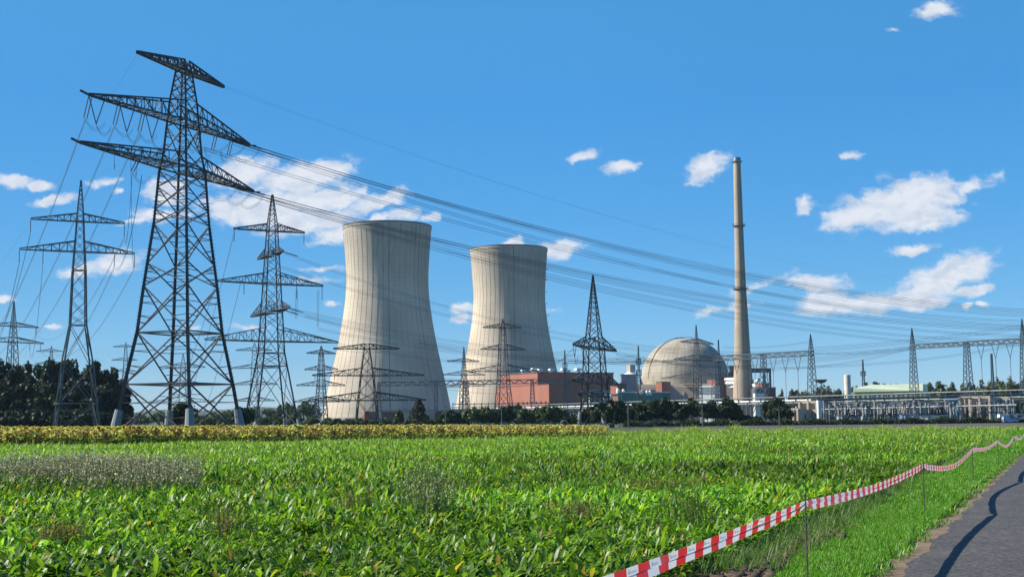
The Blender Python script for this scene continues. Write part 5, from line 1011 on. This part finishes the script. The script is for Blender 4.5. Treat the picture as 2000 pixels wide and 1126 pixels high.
for (px, ybase, w, h, n, head, stem, label) in ((838, 1035, .34, .95, 110, HEAD[:4], STEM, 'tall pale flowering weed in the middle of the beet field'), (1290, 982, .75, .50, 130, [(.24, .12, .07), (.30, .17, .10), (.18, .10, .05)], [(.16, .12, .06), (.10, .13, .05)], 'brown seeding weed clump in the right of the beet field'),
        (690, 1030, .22, .55, 60, [(.28, .17, .12), (.22, .14, .10)], [(.15, .11, .07), (.09, .12, .05)], 'small brown weed clump left of the tall pale weed'), (1125, 1042, .26, .48, 70, [(.26, .13, .09), (.32, .22, .14)], [(.14, .14, .06), (.16, .10, .07)], 'low brown weed clump in front of the dark trees column, centre right of the field'),
        (1345, 1060, .25, .7, 70, [(.16, .22, .06), (.22, .24, .10)], [(.10, .17, .05)], 'tall green weed clump near the field edge by the tape'), (1490, 960, .8, .5, 90, [(.22, .24, .10), (.25, .18, .08)], [(.12, .17, .06)], 'wispy green weed beside the tape post'), (120, 1092, .2, .45, 110, [(.30, .17, .09), (.40, .27, .12)], [(.16, .11, .07)], 'small brown weed at the lower left of the field'),
        (1000, 905, .6, .7, 60, [(.30, .24, .14)], [(.16, .18, .07)], 'straw coloured tall weed in the far middle of the field'), (440, 1075, .22, .6, 50, [(.20, .10, .08), (.26, .16, .10)], [(.14, .12, .06)], 'thin reddish weed standing in the lower left beet rows'), (1860, 846, 1.0, .5, 60, [(.34, .24, .14)], [(.2, .16, .08)], 'brownish weed near the far end of the tape')):
    g0 = G(px, ybase); x = rng.normal(0, w * .62, n); y = rng.normal(0, w * .62, n); hv = h; V, Fc, C_ = weedmesh(x, y, hv, .0035, 1, head + [(.10, .17, .04)], .010, stem + [(.08, .15, .03)], nb=4); o = np_mesh('weed_plant', V, Fc, M_['weed'], C_); o.location = g0; tag(o, label, 'weed')

# ------------------------------------------------------------------ sunflowers past their bloom
SY = np.array([(.74, .64, .16), (.62, .62, .18), (.46, .56, .14), (.68, .50, .14), (.40, .50, .12), (.32, .22, .11), (.19, .12, .08), (.15, .10, .07)]); SG = np.array([(.11, .26, .05), (.16, .33, .06), (.24, .40, .08), (.32, .42, .09), (.18, .12, .07)])
SB = np.array([(.15, .09, .05), (.20, .12, .06), (.11, .07, .04)])
def sunflower(seed):
    g = np.random.default_rng(seed); parts = []; H = 1.5 * g.uniform(.92, 1.06); lean = g.normal(0, .05, 2); st = np.array([[0, 0, 0], [lean[0], lean[1], H * .6], [lean[0] * 2 + .03, lean[1] * 2, H]])
    for a, b in ((0, 1), (1, 2)):
        A, B = st[a], st[b]; V = []
        for p in (A, B): V += [p + np.array(o) * .016 for o in ((1, 0, 0), (0, 1, 0), (-1, 0, 0), (0, -1, 0))]
        parts.append((np.array(V), np.array([[i, (i + 1) % 4, 4 + (i + 1) % 4, 4 + i] for i in range(4)]), np.repeat(SB[[1]] * 1.2, 8, 0)))
    n = 19; t = g.uniform(.06, .98, n); P = np.stack([np.interp(t, [0, .6, 1], st[:, i]) for i in range(3)], 1); az = g.uniform(0, 2 * pi, n); top = t > .52
    brown = seed % 4 == 3; col = np.where(top[:, None], SY[g.integers(5 if brown else 0, len(SY), n)], SG[g.integers(0, len(SG), n)]) * g.uniform(.75, 1.25, (n, 1))
    parts.append(leaves(P[:, 0], P[:, 1], P[:, 2], az, g.uniform(-.1, .7, n), g.uniform(.9, 2.2, n), .30 * g.uniform(.6, 1.3, n), .24 * g.uniform(.6, 1.3, n), 3, True, .05, col))
    hd = st[2] + np.array([.05, -.05, -.02]); a = g.uniform(-.6, .9); dn = np.array([cos(a) * .5, sin(a) * .5 - .35, -.75]); dn /= np.linalg.norm(dn); u = np.cross(dn, [0, 1, .1]); u /= np.linalg.norm(u); v = np.cross(dn, u); V = []; k = 10
    for rr, dd in ((.01, -.05), (.10, -.02), (.105, .015), (.01, .035)): V += [hd + (u * cos(2 * pi * i / k) + v * sin(2 * pi * i / k)) * rr + dn * dd for i in range(k)]
    Fh = [[r * k + i, r * k + (i + 1) % k, (r + 1) * k + (i + 1) % k, (r + 1) * k + i] for r in range(3) for i in range(k)]; ch = np.concatenate([np.repeat([SY[1] * .7], 2 * k, 0), np.repeat([SB[0]], 2 * k, 0)]); parts.append((np.array(V), np.array(Fh), ch))
    n = 12; an = np.arange(n) * 2 * pi / n; V = []
    for i in range(n):
        e = u * cos(an[i]) + v * sin(an[i]); f = u * -sin(an[i]) + v * cos(an[i]); o = hd + e * .095; q = g.uniform(.03, .065); V += [o - f * .022, o + f * .022, o + e * q + f * .008 - dn * .01, o + e * q - f * .008 - dn * .01]
    parts.append((np.array(V), np.arange(4 * n).reshape(-1, 4), np.repeat(SY[g.integers(0, 4, n)], 4, 0))); return join(parts)
variants = [sunflower(100 + i) for i in range(12)]; sm = []
for i, (V, Fc, C_) in enumerate(variants):
    o = np_mesh('sunflower', V, Fc, M_['sunflower'], C_); sm.append(o); o.location = (0, -500, 0)
pts = []
for row in range(30):
    x = -66 + rng.uniform(0, .3)
    while x < 9.6 - max(0, 10 - row) * .22:
        if fbm(np.array([x]), np.array([row * .7]), 1.1, 41)[0] < -.75: x += .3; continue
        pts.append((x, float(SFL(x)) + row * .72 + rng.normal(0, .1), row)); x += rng.uniform(.26, .42) * (1.0 if row < 8 else 1.6)
sf_h = lambda x: float(np.interp(x, [-60, -41, -20, -5, 8, 13], [.99, .98, .91, .83, .74, .56]))
vis = [p for p in pts if p[2] < 2 and -45 < p[0] < 10]; vis.sort(key=lambda p: (p[2], p[1])); front = set(map(id, vis[:300]))
u_ = set(); rest = []
for p in pts:
    if id(p) in front:
        k = random.randrange(12); src = sm[k]
        if k in u_: o = src.copy(); COL.objects.link(o)
        else: o = src; u_.add(k)
        s = sf_h(p[0]) * random.uniform(.78, 1.16); o.location = (p[0], p[1], 0); o.scale = (s * 1.1, s * 1.1, s); o.rotation_euler = (0, 0, random.uniform(-.8, .8))
        tag(o, 'drooping yellowing sunflower in the front rows of the sunflower field', 'sunflower', 'front row sunflowers')
    else: rest.append(p)
off = 0; Vs, Fs, Cs = [], [], []
for (x, y, row) in rest:
    V, Fc, C_ = variants[random.randrange(12)]; a = random.uniform(-.9, .9); s = sf_h(x) * random.uniform(.88, 1.1); R2 = np.array([[cos(a), -sin(a), 0], [sin(a), cos(a), 0], [0, 0, 1]]); Vs.append((V @ R2.T) * s + np.array([x, y, 0])); Fs.append(Fc + off); Cs.append(C_); off += len(V)
tag(np_mesh('sunflower_field', np.concatenate(Vs), np.concatenate(Fs), M_['sunflower'], np.concatenate(Cs)), 'dense yellow and brown sunflower rows behind the front plants', 'sunflowers', kind='stuff')

# ------------------------------------------------------------------ barrier tape and its rods
def tape_material():
    m = bpy.data.materials.new('red and white tape'); m.use_nodes = True; N, L, M = new_nodes(m.node_tree)
    o = N('ShaderNodeOutputMaterial'); b = N('ShaderNodeBsdfPrincipled'); t = N('ShaderNodeBsdfTranslucent'); mx = N('ShaderNodeMixShader'); mx.inputs[0].default_value = .25
    a = N('ShaderNodeAttribute'); a.attribute_name = 'Col'; L(a.outputs['Color'], b.inputs['Base Color']); L(a.outputs['Color'], t.inputs['Color']); b.inputs['Roughness'].default_value = .35
    L(b.outputs[0], mx.inputs[1]); L(t.outputs[0], mx.inputs[2]); L(mx.outputs[0], o.inputs[0]); return m
m_tape = tape_material(); PY = [2.9, 13.1, 23.1, 34.2, 45.2, 57.0, 70.0, 84.0, 100.0]; SAG = [.03, .05, .15, .07, .20, .16, .14, .16]
HT = [.86, .90, .90, .90, .90, .88, .88, .88, .88]
for i, Y in enumerate(PY):
    if i == 0: continue
    b = MB(); b.tube([(0, 0, -.2), (.012 * (i % 3 - 1), 0, HT[i] + .07)], .009, 6); b.tube([(-.02, 0, HT[i] + .05), (.02, 0, HT[i] + .05)], .006, 5)
    o = b.build('tape_rod', mat('rusty steel rod', (.05, .05, .045), .6, (.09, .06, .04), 8), None, False, (float(tape_x(Y)), Y, 0))
    tag(o, {1: 'nearest thin steel rod holding the barrier tape', 2: 'second thin steel rod from the front holding the tape', 3: 'third thin rod from the front, before the tape sags low', 4: 'fourth thin rod from the front holding the tape'}.get(i, 'far thin rod holding the barrier tape near the end of the road'), 'rod', 'rods of the barrier tape' if i > 4 else None)
RED, WHT, INK = (.72, .015, .02), (.78, .78, .78), (.03, .03, .04)
def tape_span(i, root):
    A = Vector((float(tape_x(PY[i])), PY[i], HT[i])); B = Vector((float(tape_x(PY[i + 1])), PY[i + 1], HT[i + 1])); Ln = (B - A).length; d = (B - A).normalized(); s = Vector((d.y, -d.x, 0)); V, Fc, C_ = [], [], []
    def P(t): return A.lerp(B, t) - Vector((0, 0, SAG[i] * 4 * t * (1 - t) * (1 + .4 * sin(t * 3))))
    wdt = .052
    for strip in (0, 1):
        st = .0325; k = int(Ln / st); pt = [P(j / k) for j in range(k + 1)]; ph = strip * .06 + i * .1
        for j in range(k):
            d0 = j * st; t0, t1 = j / k, (j + 1) / k; blk = int((d0 + ph + .02 * sin(d0)) / .225) % 2
            def edge(t, p):
                pinch = min(1, .55 + min(t, 1 - t) * Ln / .8); roll = .18 * sin(t * 5 + i) + .10 * sin(t * 37 + strip) + .06 * sin(t * 83); dz = wdt * pinch; z1 = -strip * dz * .92; q = p + Vector((0, 0, z1)) + s * (.008 * strip)
                lo = q - Vector((0, 0, dz * cos(roll))) + s * dz * sin(roll); return q, lo
            a0, b0 = edge(t0, pt[j]); a1, b1 = edge(t1, pt[j + 1]); n = len(V); V += [a0, b0, b1, a1]; Fc.append((n, n + 1, n + 2, n + 3)); C_ += [RED if blk else WHT] * 4
            # small black lettering printed on the white fields of the upper strip
            if not blk and strip == 0 and i < 3:
                ph_ = ((d0 + ph + .02 * sin(d0)) % .225) / .225; f = -s * .0012
                def L_(u0, v0, u1, v1, w=.0035):
                    p0 = a0.lerp(a1, u0).lerp(b0.lerp(b1, u0), v0) + f; p1 = a0.lerp(a1, u1).lerp(b0.lerp(b1, u1), v1) + f; dd = (p1 - p0).normalized(); nn = dd.cross(s).normalized() * w; m = len(V); V.extend([p0 - nn, p0 + nn, p1 + nn, p1 - nn]); Fc.append((m, m + 1, m + 2, m + 3)); C_.extend([INK] * 4)
                if .12 < ph_ < .30: L_(.05, .80, .45, .22); L_(.45, .22, .85, .80); L_(.22, .6, .7, .6, .002)
                elif .30 <= ph_ < .84: L_(.1, .5, .1, .74, .002); L_(.1, .5, .4, .5, .002); L_(.4, .5, .4, .74, .002); L_(.65, .45, .65, .74, .002); L_(.65, .74, .92, .74, .002)
    o = np_mesh('tape_span', np.array(V), Fc, m_tape, np.array(C_), root); return o
tr = thing('barrier_tape', 'doubled red and white barrier tape strung along the field edge from rod to rod', 'barrier tape', (0, 0, 0))
for i in range(len(SAG)): tape_span(i, tr)

# ------------------------------------------------------------------ air
hz_m = bpy.data.materials.new('thin haze'); hz_m.use_nodes = True
N, L, M = new_nodes(hz_m.node_tree); o_ = N('ShaderNodeOutputMaterial'); v_ = N('ShaderNodeVolumePrincipled'); v_.inputs['Color'].default_value = (.62, .78, 1.0, 1); v_.inputs['Density'].default_value = 4.5e-5; v_.inputs['Anisotropy'].default_value = .1
L(v_.outputs[0], o_.inputs['Volume'])
b = MB(); b.box((0, 1600, 84), (5600, 3400, 170)); hz_ = b.build('haze', hz_m); tag(hz_, 'thin blue haze over the plain', 'haze', kind='stuff')
